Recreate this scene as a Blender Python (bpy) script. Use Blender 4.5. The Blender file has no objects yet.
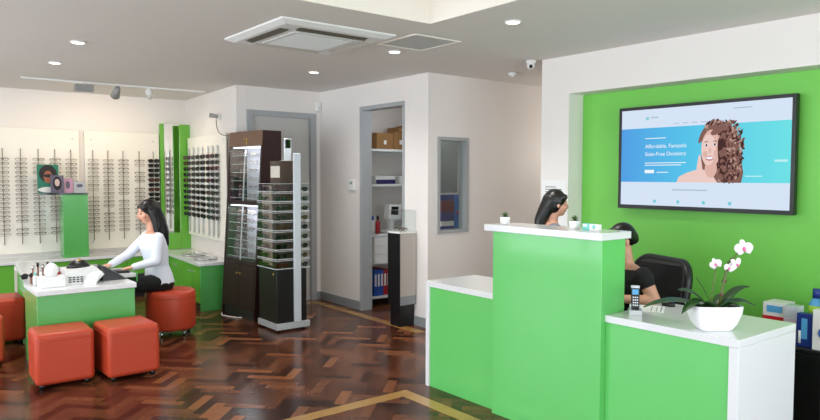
import bpy, bmesh, math, random
from mathutils import Vector, Matrix
random.seed(7)
SC = bpy.context.scene
COL = SC.collection
PI = math.pi

# ------------------------------------------------------------------ materials
def lin(c):
    o = []
    for v in c:
        v /= 255.0
        o.append(v / 12.92 if v <= .04045 else ((v + .055) / 1.055) ** 2.4)
    return (o[0], o[1], o[2], 1.0)

MATS = {}
def mat(name, rgb, rough=.5, metal=0.0, coat=0.0, spec=.5, emit=None, estr=0.0, noise=None, bump=None, linear=False):
    if name in MATS: return MATS[name]
    m = bpy.data.materials.new(name); m.use_nodes = True
    nt = m.node_tree; b = nt.nodes['Principled BSDF']
    c = rgb if linear else lin(rgb)
    b.inputs['Base Color'].default_value = c
    b.inputs['Roughness'].default_value = rough
    b.inputs['Metallic'].default_value = metal
    b.inputs['Specular IOR Level'].default_value = spec
    b.inputs['Coat Weight'].default_value = coat
    b.inputs['Coat Roughness'].default_value = .06
    if emit is not None:
        b.inputs['Emission Color'].default_value = lin(emit)
        b.inputs['Emission Strength'].default_value = estr
    if noise or bump:
        tc = nt.nodes.new('ShaderNodeTexCoord')
        n = nt.nodes.new('ShaderNodeTexNoise')
        n.inputs['Scale'].default_value = (noise or bump)[0]
        n.inputs['Detail'].default_value = 4
        nt.links.new(tc.outputs['Object'], n.inputs['Vector'])
        if noise:
            r = nt.nodes.new('ShaderNodeMapRange')
            r.inputs['To Min'].default_value = 1 - noise[1]; r.inputs['To Max'].default_value = 1 + noise[1]
            nt.links.new(n.outputs['Fac'], r.inputs['Value'])
            mx = nt.nodes.new('ShaderNodeVectorMath'); mx.operation = 'SCALE'
            mx.inputs[0].default_value = c[:3]
            nt.links.new(r.outputs['Result'], mx.inputs['Scale'])
            nt.links.new(mx.outputs['Vector'], b.inputs['Base Color'])
        if bump:
            bp = nt.nodes.new('ShaderNodeBump'); bp.inputs['Strength'].default_value = bump[1]; bp.inputs['Distance'].default_value = .003
            nt.links.new(n.outputs['Fac'], bp.inputs['Height']); nt.links.new(bp.outputs['Normal'], b.inputs['Normal'])
    MATS[name] = m
    return m

def pane_mat(name, tint=(1, 1, 1), gloss=.08, rough=.02):
    m = bpy.data.materials.new(name); m.use_nodes = True
    nt = m.node_tree; nt.nodes.clear()
    out = nt.nodes.new('ShaderNodeOutputMaterial')
    t = nt.nodes.new('ShaderNodeBsdfTransparent'); t.inputs['Color'].default_value = (*tint, 1)
    g = nt.nodes.new('ShaderNodeBsdfGlossy'); g.inputs['Roughness'].default_value = rough
    f = nt.nodes.new('ShaderNodeLayerWeight'); f.inputs['Blend'].default_value = .5
    mx = nt.nodes.new('ShaderNodeMixShader')
    pw = nt.nodes.new('ShaderNodeMath'); pw.operation = 'POWER'; pw.inputs[1].default_value = 4
    ad = nt.nodes.new('ShaderNodeMath'); ad.operation = 'MULTIPLY_ADD'; ad.use_clamp = True
    ad.inputs[1].default_value = .5; ad.inputs[2].default_value = gloss
    nt.links.new(f.outputs['Facing'], pw.inputs[0]); nt.links.new(pw.outputs[0], ad.inputs[0]); nt.links.new(ad.outputs[0], mx.inputs[0])
    nt.links.new(t.outputs[0], mx.inputs[1]); nt.links.new(g.outputs[0], mx.inputs[2]); nt.links.new(mx.outputs[0], out.inputs[0])
    MATS[name] = m
    return m

def emit_mat(name, rgb, s):
    m = bpy.data.materials.new(name); m.use_nodes = True
    nt = m.node_tree; nt.nodes.clear()
    out = nt.nodes.new('ShaderNodeOutputMaterial'); e = nt.nodes.new('ShaderNodeEmission')
    e.inputs[0].default_value = lin(rgb); e.inputs[1].default_value = s
    nt.links.new(e.outputs[0], out.inputs[0]); MATS[name] = m
    return m

# paints
WALL = mat('wall_paint', (236, 230, 224), .55, noise=(3, .015))
CEIL = mat('ceiling_paint', (226, 221, 214), .8)
CREAM = mat('recess_paint', (240, 234, 222), .6)
GREENWALL = mat('green_wall_paint', (116, 202, 80), .5)
LAM_DIM = mat('dimmed_green_laminate', (84, 170, 84), .22, coat=.3)  # counter laminate again, darkened in colour for the weaker light at left
LAM = mat('green_laminate', (104, 200, 106), .22, coat=.3)
CABGREEN = mat('green_cabinet_laminate', (104, 180, 58), .25, coat=.3)
WHITE_TOP = mat('white_solid_surface', (228, 229, 230), .18, coat=.3)
WHITE = mat('white_plastic', (235, 235, 232), .35)
OFFWHITE = mat('off_white_panel', (243, 238, 226), .35)
GREYFRAME = mat('grey_frame_paint', (168, 171, 172), .4)
GREYBASE = mat('grey_baseboard', (140, 146, 148), .45)
GREYDOOR = mat('pale_door_paint', (196, 194, 188), .45)
LEATHER = mat('orange_leather', (186, 66, 40), .42, bump=(140, .25), spec=.4)
DARKWOOD = mat('dark_wenge', (40, 20, 19), .42, noise=(14, .25), spec=.3)
CHARCOAL = mat('charcoal_panel', (22, 21, 22), .35)
BLACK = mat('black_plastic', (14, 14, 15), .35)
BLACKFAB = mat('black_fabric', (13, 13, 14), .85)
BLACKLEATHER = mat('black_leather', (18, 18, 20), .4, bump=(90, .2))
CHROME = mat('chrome', (215, 217, 220), .15, metal=1)
ALU = mat('brushed_aluminium', (205, 208, 212), .32, metal=.7)
SILVER = mat('pale_silver_post', (216, 222, 230), .3, metal=.25)
ROD = mat('dark_rod_metal', (150, 138, 124), .4, metal=.3)
SKIN = mat('skin', (214, 158, 132), .5)
EYE = mat('eye_dark', (30, 22, 20), .3)
LIP = mat('lips', (176, 92, 86), .45)
HAIR = mat('black_hair', (14, 11, 11), .38, bump=(60, .4))
KNIT = mat('white_knit', (222, 226, 236), .8, bump=(70, .3))
GREYTOP = mat('grey_blouse', (120, 126, 140), .8)
BROWNBOX = mat('cardboard', (150, 108, 62), .75, noise=(20, .1))
TAPE = mat('label_white', (230, 230, 226), .5)
BLUE = mat('blue_binder', (38, 84, 170), .45)
RED = mat('red_binder', (170, 30, 40), .45)
NAVY = mat('navy_print', (30, 52, 130), .4)
SKYBLUE = mat('light_blue_print', (90, 170, 220), .4)
LEAF = mat('orchid_leaf', (40, 82, 32), .35, noise=(9, .3))
STEM = mat('stem_green', (88, 104, 48), .5)
STEMB = mat('stem_brown', (92, 70, 50), .6)
PETAL = mat('white_petal', (246, 240, 244), .5)
PINK = mat('pink_petal', (222, 120, 160), .5)
SOIL = mat('bark_chips', (74, 54, 38), .9, bump=(60, .8))
POT = mat('white_ceramic', (244, 244, 244), .15, coat=.4)
MINT = mat('mint_print', (120, 210, 200), .45)
CABLE = mat('grey_cable', (120, 112, 104), .5)
PAPER = mat('paper', (240, 240, 238), .7)
INK = mat('ink_grey', (90, 90, 100), .7)
TAN = mat('tan_inlay', (166, 124, 66), .22, coat=.3, noise=(6, .15))
LENSDARK = mat('dark_lens', (12, 11, 12), .08, coat=.3)
LENSBROWN = mat('brown_lens', (66, 34, 22), .1, coat=.3)
FRAMEMAT = mat('eyeglass_rim', (122, 106, 94), .3, metal=.3)
LIGHTRIM = mat('light_eyeglass_rim', (178, 166, 152), .3, metal=.4)
CLEAR = pane_mat('clear_acrylic', (.97, .98, .98), .012)
GLASS = pane_mat('clear_glass', (.93, .96, .95), .05)
MIRROR = mat('mirror_silver', (235, 235, 235), .03, metal=1)
LAMP = emit_mat('lamp_glow', (255, 250, 240), 14)
LAMPW = emit_mat('warm_lamp_glow', (255, 240, 214), 10)
LED = emit_mat('case_light_strip', (235, 238, 255), 3)
GOLD = mat('gold_lettering', (205, 165, 84), .35, metal=.5)
WOODDOORSHADE = mat('grey_blind_fabric', (132, 136, 132), .8)
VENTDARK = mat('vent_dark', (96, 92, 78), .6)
BEIGE = mat('beige_laminate', (186, 178, 170), .3)

def floor_mat():
    m = bpy.data.materials.new('parquet_wood'); m.use_nodes = True
    nt = m.node_tree; b = nt.nodes['Principled BSDF']
    at = nt.nodes.new('ShaderNodeAttribute'); at.attribute_name = 'tone'
    ramp = nt.nodes.new('ShaderNodeValToRGB')
    cr = ramp.color_ramp
    cr.elements[0].position = 0; cr.elements[0].color = (.026, .008, .005, 1)
    cr.elements[1].position = 1; cr.elements[1].color = (.24, .088, .034, 1)
    e = cr.elements.new(.5); e.color = (.090, .028, .013, 1)
    e = cr.elements.new(.85); e.color = (.14, .048, .021, 1)
    nt.links.new(at.outputs['Fac'], ramp.inputs[0])
    tc = nt.nodes.new('ShaderNodeTexCoord')
    n = nt.nodes.new('ShaderNodeTexNoise'); n.inputs['Scale'].default_value = 22; n.inputs['Detail'].default_value = 5
    nt.links.new(tc.outputs['Object'], n.inputs['Vector'])
    r = nt.nodes.new('ShaderNodeMapRange'); r.inputs['To Min'].default_value = .8; r.inputs['To Max'].default_value = 1.2
    nt.links.new(n.outputs['Fac'], r.inputs['Value'])
    mx = nt.nodes.new('ShaderNodeVectorMath'); mx.operation = 'SCALE'
    nt.links.new(ramp.outputs['Color'], mx.inputs[0]); nt.links.new(r.outputs['Result'], mx.inputs['Scale'])
    nt.links.new(mx.outputs['Vector'], b.inputs['Base Color'])
    b.inputs['Roughness'].default_value = .2
    b.inputs['Specular IOR Level'].default_value = .24
    n2 = nt.nodes.new('ShaderNodeTexNoise'); n2.inputs['Scale'].default_value = 5
    nt.links.new(tc.outputs['Object'], n2.inputs['Vector'])
    bp = nt.nodes.new('ShaderNodeBump'); bp.inputs['Strength'].default_value = .08; bp.inputs['Distance'].default_value = .01
    nt.links.new(n2.outputs['Fac'], bp.inputs['Height']); nt.links.new(bp.outputs['Normal'], b.inputs['Normal'])
    return m
FLOOR = floor_mat()

# ------------------------------------------------------------------ mesh builder
class MB:
    def __init__(s):
        s.bm = bmesh.new(); s.mats = []; s.smooth = False
    def _mi(s, m):
        if m not in s.mats: s.mats.append(m)
        return s.mats.index(m)
    def _set(s, verts, m, smooth=False):
        i = s._mi(m); fs = set()
        for v in verts:
            for f in v.link_faces: fs.add(f)
        for f in fs: f.material_index = i; f.smooth = smooth
        return s
    def box(s, x0, x1, y0, y1, z0, z1, m, bev=0, seg=2):
        g = bmesh.ops.create_cube(s.bm, size=1)
        for v in g['verts']:
            v.co = Vector((x0 if v.co.x < 0 else x1, y0 if v.co.y < 0 else y1, z0 if v.co.z < 0 else z1))
        vs = g['verts']
        s._set(vs, m)
        if bev:
            es = list({e for v in vs for e in v.link_edges})
            r = bmesh.ops.bevel(s.bm, geom=es, offset=bev, segments=seg, profile=.5, affect='EDGES')
            i = s._mi(m)
            for f in r['faces']: f.material_index = i; f.smooth = True
            vs = list({v for f in r['faces'] for v in f.verts})
            for v in vs:
                for f in v.link_faces: f.material_index = i
        return s
    def cyl(s, p0, p1, r, m, r2=None, seg=16, smooth=True, caps=True):
        p0 = Vector(p0); p1 = Vector(p1); d = p1 - p0
        g = bmesh.ops.create_cone(s.bm, cap_ends=caps, segments=seg, radius1=r, radius2=r if r2 is None else r2, depth=d.length)
        M = Matrix.Translation((p0 + p1) / 2) @ d.to_track_quat('Z', 'Y').to_matrix().to_4x4()
        bmesh.ops.transform(s.bm, matrix=M, verts=g['verts'])
        i = s._mi(m)
        for f in {f for v in g['verts'] for f in v.link_faces}:
            f.material_index = i; f.smooth = smooth and len(f.verts) == 4
        return s
    def ball(s, c, r, m, sc=(1, 1, 1), rot=None, u=16, v=10):
        g = bmesh.ops.create_uvsphere(s.bm, u_segments=u, v_segments=v, radius=r)
        M = Matrix.Translation(c) @ (rot.to_4x4() if rot else Matrix.Identity(4)) @ Matrix.Diagonal((*sc, 1))
        bmesh.ops.transform(s.bm, matrix=M, verts=g['verts'])
        s._set(g['verts'], m, True)
        return s
    def prism(s, pts, m, ext):
        """polygon pts (3-D, planar) pushed along ext"""
        ext = Vector(ext)
        a = [s.bm.verts.new(p) for p in pts]; b = [s.bm.verts.new(Vector(p) + ext) for p in pts]
        i = s._mi(m); n = len(pts); fs = [s.bm.faces.new(a), s.bm.faces.new(b[::-1])]
        for k in range(n): fs.append(s.bm.faces.new((a[k], b[k], b[(k + 1) % n], a[(k + 1) % n])))
        bmesh.ops.recalc_face_normals(s.bm, faces=fs)
        for f in fs: f.material_index = i
        return s
    def quad(s, pts, m):
        f = s.bm.faces.new([s.bm.verts.new(p) for p in pts]); f.material_index = s._mi(m)
        return s
    def tube(s, pts, r, m, seg=8, closed=False):
        pts = [Vector(p) for p in pts]; n = len(pts); rings = []
        rr = r if isinstance(r, (list, tuple)) else [r] * n
        up = None
        for k, p in enumerate(pts):
            if closed: t = pts[(k + 1) % n] - pts[k - 1]
            else: t = pts[min(k + 1, n - 1)] - pts[max(k - 1, 0)]
            t.normalize()
            if up is None: up = Vector((0, 0, 1)) if abs(t.z) < .9 else Vector((1, 0, 0))
            x = t.cross(up); x.normalize(); y = x.cross(t); up = y
            rings.append([s.bm.verts.new(p + (x * math.cos(2 * PI * j / seg) + y * math.sin(2 * PI * j / seg)) * rr[k]) for j in range(seg)])
        i = s._mi(m)
        for k in range(n if closed else n - 1):
            A = rings[k]; B = rings[(k + 1) % n]
            for j in range(seg):
                f = s.bm.faces.new((A[j], A[(j + 1) % seg], B[(j + 1) % seg], B[j])); f.material_index = i; f.smooth = True
        if not closed:
            for f in (s.bm.faces.new(rings[0][::-1]), s.bm.faces.new(rings[-1])): f.material_index = i
        return s
    def loft(s, rings, m, seg=24, smooth=True, power=2.0):
        """rings: (centre, rx, ry) horizontal (super)ellipses"""
        R = []
        for c, rx, ry in rings:
            c = Vector(c); L = []
            for j in range(seg):
                a = 2 * PI * j / seg; ca, sa = math.cos(a), math.sin(a)
                L.append(s.bm.verts.new(c + Vector((rx * math.copysign(abs(ca) ** (2 / power), ca), ry * math.copysign(abs(sa) ** (2 / power), sa), 0))))
            R.append(L)
        i = s._mi(m); fs = []
        for A, B in zip(R, R[1:]):
            for j in range(seg):
                f = s.bm.faces.new((A[j], A[(j + 1) % seg], B[(j + 1) % seg], B[j])); f.smooth = smooth; fs.append(f)
        fs += [s.bm.faces.new(R[0][::-1]), s.bm.faces.new(R[-1])]
        for f in fs: f.material_index = i
        return s
    def capsule(s, p0, p1, r0, r1, m):
        p0 = Vector(p0); p1 = Vector(p1)
        s.cyl(p0, p1, r0, m, r1, seg=14)
        s.ball(p0, r0, m, u=14, v=8); s.ball(p1, r1, m, u=14, v=8)
        return s
    def text(s, body, size, M, m, thick=.0008, align='LEFT'):
        cu = bpy.data.curves.new('lettering', 'FONT'); cu.body = body; cu.size = size; cu.extrude = thick / 2; cu.align_x = align
        o = bpy.data.objects.new('lettering', cu); COL.objects.link(o)
        me = bpy.data.meshes.new_from_object(o.evaluated_get(bpy.context.evaluated_depsgraph_get()))
        bpy.data.objects.remove(o); bpy.data.curves.remove(cu)
        n0 = len(s.bm.faces); nv = len(s.bm.verts)
        s.bm.from_mesh(me); bpy.data.meshes.remove(me)
        s.bm.verts.ensure_lookup_table(); s.bm.faces.ensure_lookup_table()
        bmesh.ops.transform(s.bm, matrix=M, verts=s.bm.verts[nv:])
        i = s._mi(m)
        for f in s.bm.faces[n0:]: f.material_index = i
        return s
    def xform(s, M):
        bmesh.ops.transform(s.bm, matrix=M, verts=s.bm.verts[:]); return s
    def build(s, name, parent=None, kind=None, world=True, mesh_mod=None):
        """world=True: coordinates are world ones; shift them into the parent's frame"""
        if parent is not None and world:
            p = parent; M = Matrix.Identity(4)
            while p is not None: M = p.matrix_basis @ M; p = p.parent
            s.xform(M.inverted())
        me = bpy.data.meshes.new(name); s.bm.to_mesh(me); s.bm.free()
        for m in s.mats: me.materials.append(m)
        o = bpy.data.objects.new(name, me); COL.objects.link(o)
        if parent is not None: o.parent = parent
        if kind: o['kind'] = kind
        return o

def tag(o, label, cat, group=None, kind=None):
    o['label'] = label; o['category'] = cat
    if group: o['group'] = group
    if kind: o['kind'] = kind
    return o
def thing(name, label, cat, loc=(0, 0, 0), rz=0, group=None):
    o = bpy.data.objects.new(name, None); COL.objects.link(o); o.empty_display_size = .05
    o.location = loc; o.rotation_euler = (0, 0, rz)
    return tag(o, label, cat, group)
def struct(name, mb): return mb.build(name, kind='structure')
def copy_tree(o, parent=None):
    c = o.copy(); COL.objects.link(c)
    if parent is not None: c.parent = parent
    for ch in list(o.children): copy_tree(ch, c)
    return c
def one(name, mb, label, cat, loc=(0, 0, 0), rz=0, group=None):
    """single-mesh thing; coordinates local to loc"""
    o = mb.build(name); o.location = loc; o.rotation_euler = (0, 0, rz)
    return tag(o, label, cat, group)
ORD = ['first', 'second', 'third', 'fourth', 'fifth', 'sixth', 'seventh', 'eighth', 'ninth', 'tenth', 'eleventh', 'twelfth',
       'thirteenth', 'fourteenth', 'fifteenth', 'sixteenth', 'seventeenth', 'eighteenth', 'nineteenth', 'twentieth']
def ordn(i): return ORD[i]

# ------------------------------------------------------------------ room dimensions (metres)
H = 2.67
YB = 9.65            # wall with the spectacle panels
YD = 7.60            # wall with the pale door
XS = 4.54            # wall with the storeroom doorway
YW = 5.43            # wall with the small window
XF = 4.88            # feature wall, XN its green niche
XN = 5.08
SA = Vector((3.40, 7.60)); SB = Vector((3.545, 9.65))      # sunglasses wall, slightly skewed
def sung(y): return SA.x + (SB.x - SA.x) * (y - SA.y) / (SB.y - SA.y)
SANG = math.atan2(SB.x - SA.x, SB.y - SA.y)

# ------------------------------------------------------------------ floor: herringbone blocks and inlay bands
def build_floor():
    bm = bmesh.new(); lay = bm.faces.layers.float.new('tone')
    L, W = .30, .075; g = .0
    c45 = math.cos(PI / 4)
    xmin, xmax, ymin, ymax = -2.6, 8.1, -2.1, 9.8
    def rect(u0, v0, du, dv):
        P = [(u0, v0), (u0 + du, v0), (u0 + du, v0 + dv), (u0, v0 + dv)]
        P = [((u - v) * c45, (u + v) * c45 + 3.0) for u, v in P]
        cx = sum(p[0] for p in P) / 4; cy = sum(p[1] for p in P) / 4
        if not (xmin < cx < xmax and ymin < cy < ymax): return
        f = bm.faces.new([bm.verts.new((x, y, 0)) for x, y in P])
        f[lay] = random.random()
    n = 4
    for i in range(-190, 190):
        for j in range(-40, 40):
            # classic herringbone tiling of 1:4 blocks
            u = i * W + j * n * W; v = i * W - j * n * W
            rect(u, v, L, W)
            rect(u - W, v, W, L) if False else rect(u + 0, v + W, W, L)
    me = bpy.data.meshes.new('floor'); bm.to_mesh(me); bm.free()
    me.materials.append(FLOOR)
    o = bpy.data.objects.new('floor', me); COL.objects.link(o); o['kind'] = 'structure'
    return o
build_floor()
mb = MB()
mb.box(-2.5, 8.1, -2.1, 9.8, -.12, -.002, mat('floor_screed', (40, 22, 14), .6))
struct('floor_base', mb)
mb = MB(); z = .002
mb.box(-2.4, 3.09, 3.835, 3.945, -.001, z, TAN)
mb.box(2.98, 3.09, -1.5, 3.83, -.001, z, TAN)
struct('floor_inlay_1', mb)
mb = MB()
mb.box(4.31, 4.42, 5.31, 7.37, -.001, z, TAN)
mb.box(3.70, 4.42, 7.375, 7.485, -.001, z, TAN)
mb.box(4.425, 8.0, 5.20, 5.31, -.001, z, TAN)
struct('floor_inlay_2', mb)

# ------------------------------------------------------------------ ceiling with the raised recess
RX0, RX1, RY0, RY1 = -1.4, 3.115, -.8, 3.712
mb = MB()
T = H + .12
mb.box(-2.6, RX0, -2.1, 9.8, H, T, CEIL)
mb.box(RX1, 8.1, -2.1, 9.8, H, T, CEIL)
mb.box(RX0, RX1, RY1, 9.8, H, T, CEIL)
mb.box(RX0, RX1, -2.1, RY0, H, T, CEIL)
struct('ceiling', mb)
mb = MB()
RT = H + .42
e_ = .004
for a in ((RX0 - .05, RX0 + e_, RY0 - .05, RY1 + .05), (RX1 - e_, RX1 + .05, RY0 - .05, RY1 + .05), (RX0 + e_, RX1 - e_, RY1 - e_, RY1 + .05), (RX0 + e_, RX1 - e_, RY0 - .05, RY0 + e_)):
    mb.box(*a, H + .001, RT, CREAM)
mb.box(RX0 - .05, RX1 + .05, RY0 - .05, RY1 + .05, RT, RT + .06, CREAM)
struct('ceiling_recess', mb)

# ------------------------------------------------------------------ walls
mb = MB(); mb.box(-2.6, 3.7, YB, YB + .12, 0, H, WALL); struct('wall_back', mb)
mb = MB()
mb.prism([(SA.x, SA.y, 0), (SB.x, SB.y, 0), (SB.x + .14, SB.y, 0), (SA.x + .14, SA.y + .0, 0)], WALL, (0, 0, H)); struct('wall_side', mb)
mb = MB()                                             # wall with the pale door
mb.box(SA.x + .141, 3.60, YD, YD + .1, 0, H, WALL); mb.box(4.40, XS + .1, YD, YD + .1, 0, H, WALL); mb.box(3.60, 4.40, YD, YD + .1, 2.33, H, WALL)
struct('wall_far', mb)
DY0, DY1 = 5.84, 6.62
mb = MB()                                             # wall with the storeroom doorway
mb.box(XS, XS + .1, DY1, YD, 0, H, WALL); mb.box(XS, XS + .1, YW, DY0, 0, H, WALL); mb.box(XS, XS + .1, DY0, DY1, 2.37, H, WALL)
struct('wall_middle', mb)
WX0, WX1, WZ0, WZ1 = 4.695, 5.08, 1.02, 1.985
mb = MB()                                             # wall with the small window
mb.box(XS + .1, WX0, YW, YW + .1, 0, H, WALL); mb.box(WX1, 8.0, YW, YW + .1, 0, H, WALL)
mb.box(WX0, WX1, YW, YW + .1, 0, WZ0, WALL); mb.box(WX0, WX1, YW, YW + .1, WZ1, H, WALL)
struct('wall_inner', mb)
NZ = 2.335; NY1 = 3.885; NY0 = .2
mb = MB()                                             # feature wall: pier, lintel, pier
mb.box(XF, XF + .35, NY1, 4.20, 0, H, WALL); mb.box(XF, XF + .35, NY0, NY1, NZ, H, WALL); mb.box(XF, XF + .35, -2.0, NY0, 0, H, WALL)
mb.box(XF + .35, 8.0, 4.10, 4.20, 0, H, WALL)
struct('wall_right', mb)
mb = MB(); mb.box(XN, XN + .1, NY0 + .001, NY1 - .001, 0, NZ - .001, GREENWALL); struct('wall_niche', mb)
mb = MB(); mb.box(8.0, 8.1, 4.1, 7.6, 0, H, WALL); struct('wall_corridor', mb)
mb = MB()                                             # storeroom shell
mb.box(XS + .1, 6.7, 7.10, 7.2, 0, H, WALL); mb.box(6.6, 6.7, YW + .1, 7.1, 0, H, WALL)
struct('wall_storeroom', mb)
# shopfront behind and beside the viewer: sill, header and mullions, open glazing
mb = MB()
mb.box(-2.6, XF, -2.1, -2.0, 0, .25, WALL); mb.box(-2.6, XF, -2.1, -2.0, 2.5, H, WALL)
mb.box(-2.6, .6, -2.1, -2.0, .25, 2.5, WALL)  # unseen solid stretch, added to cut daylight on the left side
for x in (.6, 2.0, 3.4, XF - .1): mb.box(x, x + .08, -2.1, -2.0, .25, 2.5, GREYFRAME)
struct('wall_front', mb)
mb = MB()
mb.box(-2.6, -2.5, -2.0, 9.65, 0, .25, WALL); mb.box(-2.6, -2.5, -2.0, 9.65, 2.5, H, WALL)
mb.box(-2.6, -2.5, 8.6, 9.65, .25, 2.5, WALL)
for y in (-2.0, 0, 1.7, 3.4, 5.1, 6.8): mb.box(-2.6, -2.5, y, y + .08, .25, 2.5, GREYFRAME)
struct('wall_left', mb)

# baseboards
mb = MB(); mb.box(XS - .012, XS, DY1 + .05, YD, 0, .10, GREYBASE); mb.box(XS - .012, XS, YW - .012, DY0 - .05, 0, .10, GREYBASE); struct('baseboard_middle', mb)
mb = MB(); mb.box(SA.x + .15, 3.52, YD - .012, YD, 0, .10, GREYBASE); mb.box(4.48, XS - .012, YD - .012, YD, 0, .10, GREYBASE); struct('baseboard_far', mb)
mb = MB(); mb.box(XS - .012, 8.0, YW - .012, YW, 0, .10, GREYBASE); struct('baseboard_inner', mb)
mb = MB(); mb.box(XS + .1, 6.6, 7.088, 7.10, 0, .10, GREYBASE); struct('baseboard_storeroom', mb)

# storeroom doorway frame
mb = MB(); fw = .045
mb.box(XS - .02, XS + .12, DY1 - .005, DY1 + fw, 0, 2.41, GREYFRAME); mb.box(XS - .02, XS + .12, DY0 - fw + .03, DY0 + .005, 0, 2.41, GREYFRAME)
mb.box(XS - .02, XS + .12, DY0 + .005, DY1 - .005, 2.365, 2.41, GREYFRAME)
struct('trim_1', mb)
# pale door in its grey frame
mb = MB()
mb.box(3.525, 3.603, YD - .02, YD + .105, 0, 2.39, GREYFRAME); mb.box(4.397, 4.475, YD - .02, YD + .105, 0, 2.39, GREYFRAME); mb.box(3.603, 4.397, YD - .02, YD + .105, 2.325, 2.39, GREYFRAME)
mb.build('trim_2', kind='structure')
d1 = MB().box(3.605, 4.395, YD + .03, YD + .07, .01, 2.322, GREYDOOR).build('door_1', kind='structure')
mb = MB(); mb.cyl((4.31, YD + .03, 1.02), (4.31, YD - .02, 1.02), .012, CHROME); mb.cyl((4.31, YD - .02, 1.02), (4.20, YD - .02, 1.02), .010, CHROME)
mb.cyl((4.31, YD + .03, 1.02), (4.31, YD + .022, 1.02), .028, CHROME)
mb.build('door_handle', d1)
# small window
mb = MB(); f = .03
g_ = .004
mb.box(WX0 - f, WX0 + g_, YW - .015, YW + .11, WZ0 - f, WZ1 + f, GREYFRAME); mb.box(WX1 - g_, WX1 + f, YW - .015, YW + .11, WZ0 - f, WZ1 + f, GREYFRAME)
mb.box(WX0 + g_, WX1 - g_, YW - .015, YW + .11, WZ1 - g_, WZ1 + f, GREYFRAME); mb.box(WX0 + g_, WX1 - g_, YW - .015, YW + .11, WZ0 - f, WZ0 + g_, GREYFRAME)
w1 = struct('window_1', mb)
MB().box(WX0 + .005, WX1 - .005, YW + .05, YW + .056, WZ0 + .005, WZ1 - .005, GLASS).build('window_pane', w1)

# ------------------------------------------------------------------ ceiling fittings
def downlight(x, y, label):
    t = thing('downlight', label, 'ceiling light', (x, y, H), group='recessed ceiling downlights')
    mb = MB(); mb.tube([(x + .052 * math.cos(a), y + .052 * math.sin(a), H - .003) for a in [2 * PI * k / 24 for k in range(24)]], .008, WHITE, closed=True); mb.build('trim_ring', t)
    mb = MB(); mb.cyl((x, y, H - .001), (x, y, H - .006), .048, LAMP, seg=24); mb.build('lens', t)
    l = bpy.data.lights.new('downlight_lamp', 'SPOT'); l.energy = 58; l.spot_size = 2.5; l.spot_blend = 1; l.shadow_soft_size = .05; l.color = (1, .96, .91)
    lo = bpy.data.objects.new('downlight_lamp', l); COL.objects.link(lo); lo.location = (x, y, H - .03)
downlight(1.332, 5.985, 'round white downlight over the cube ottomans, nearer of the two at left')
downlight(1.398, 7.205, 'round white downlight over the left desk, just ahead of the track')
downlight(3.61, 6.157, 'round white downlight above the rotating sunglasses stand by the pale door')
downlight(3.558, 4.711, 'round white downlight beside the plain square hatch in the ceiling')
downlight(3.511, 3.288, 'round white downlight between the ceiling recess and the white feature wall')

# air-conditioning cassette
ax0, ax1, ay0, ay1 = 2.19, 3.15, 4.15, 5.10
t = thing('ceiling_cassette', 'square white air-conditioning cassette set in the ceiling', 'air conditioner', ((ax0 + ax1) / 2, (ay0 + ay1) / 2, H))
mb = MB()
zb = H - .035
mb.prism([(ax0, ay0, H), (ax1, ay0, H), (ax1, ay1, H), (ax0, ay1, H)], WHITE, (0, 0, -.012))
mb.loft([((2.67, 4.625, H - .012), .48, .475), ((2.67, 4.625, zb), .43, .425)], WHITE, seg=4, smooth=False)
mb.bm.verts.ensure_lookup_table()
for v in mb.bm.verts[-8:]:
    d = v.co - Vector((2.67, 4.625, v.co.z)); a = math.atan2(d.y, d.x) + PI / 4; r = d.length * math.sqrt(2)
    v.co.x = 2.67 + r * math.cos(a); v.co.y = 4.625 + r * math.sin(a)
mb.build('face_panel', t)
gq = mat('cassette_grille', (208, 208, 204), .6)
mb = MB(); mb.box(2.40, 2.94, 4.36, 4.89, zb - .012, zb, gq, .004)
for k in range(16):
    y = 4.39 + k * .031; mb.box(2.43, 2.91, y, y + .012, zb - .015, zb - .011, WHITE)
mb.build('intake_grille', t)
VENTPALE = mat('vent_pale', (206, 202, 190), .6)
for k_, (x0, x1, y0, y1) in enumerate(((2.38, 2.96, 4.245, 4.315), (2.38, 2.96, 4.935, 5.005), (2.275, 2.345, 4.34, 4.91), (2.995, 3.065, 4.34, 4.91))):
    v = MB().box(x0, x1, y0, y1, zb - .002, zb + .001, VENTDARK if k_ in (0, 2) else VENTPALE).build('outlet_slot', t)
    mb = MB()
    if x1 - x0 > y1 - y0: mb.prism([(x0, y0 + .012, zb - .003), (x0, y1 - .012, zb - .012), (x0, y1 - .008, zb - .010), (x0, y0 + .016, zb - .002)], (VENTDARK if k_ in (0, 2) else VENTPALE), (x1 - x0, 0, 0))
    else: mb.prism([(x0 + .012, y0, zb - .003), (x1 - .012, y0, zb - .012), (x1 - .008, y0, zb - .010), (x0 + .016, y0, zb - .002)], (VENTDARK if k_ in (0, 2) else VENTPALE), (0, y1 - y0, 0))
    mb.build('louver', v)
# hatch
t = thing('ceiling_hatch', 'flat square hatch with cream rim in the ceiling beside the air conditioner', 'ceiling hatch', (3.47, 4.27, H))
mb = MB()
for a in ((3.235, 3.70, 4.02, 4.04), (3.235, 3.70, 4.50, 4.52), (3.235, 3.255, 4.04, 4.50), (3.68, 3.70, 4.04, 4.50)): mb.box(*a, H - .008, H - .0005, CREAM)
mb.build('rim', t)
MB().box(3.257, 3.678, 4.042, 4.498, H - .004, H - .0005, mat('hatch_grey', (196, 196, 192), .7)).build('cover', t)
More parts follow.
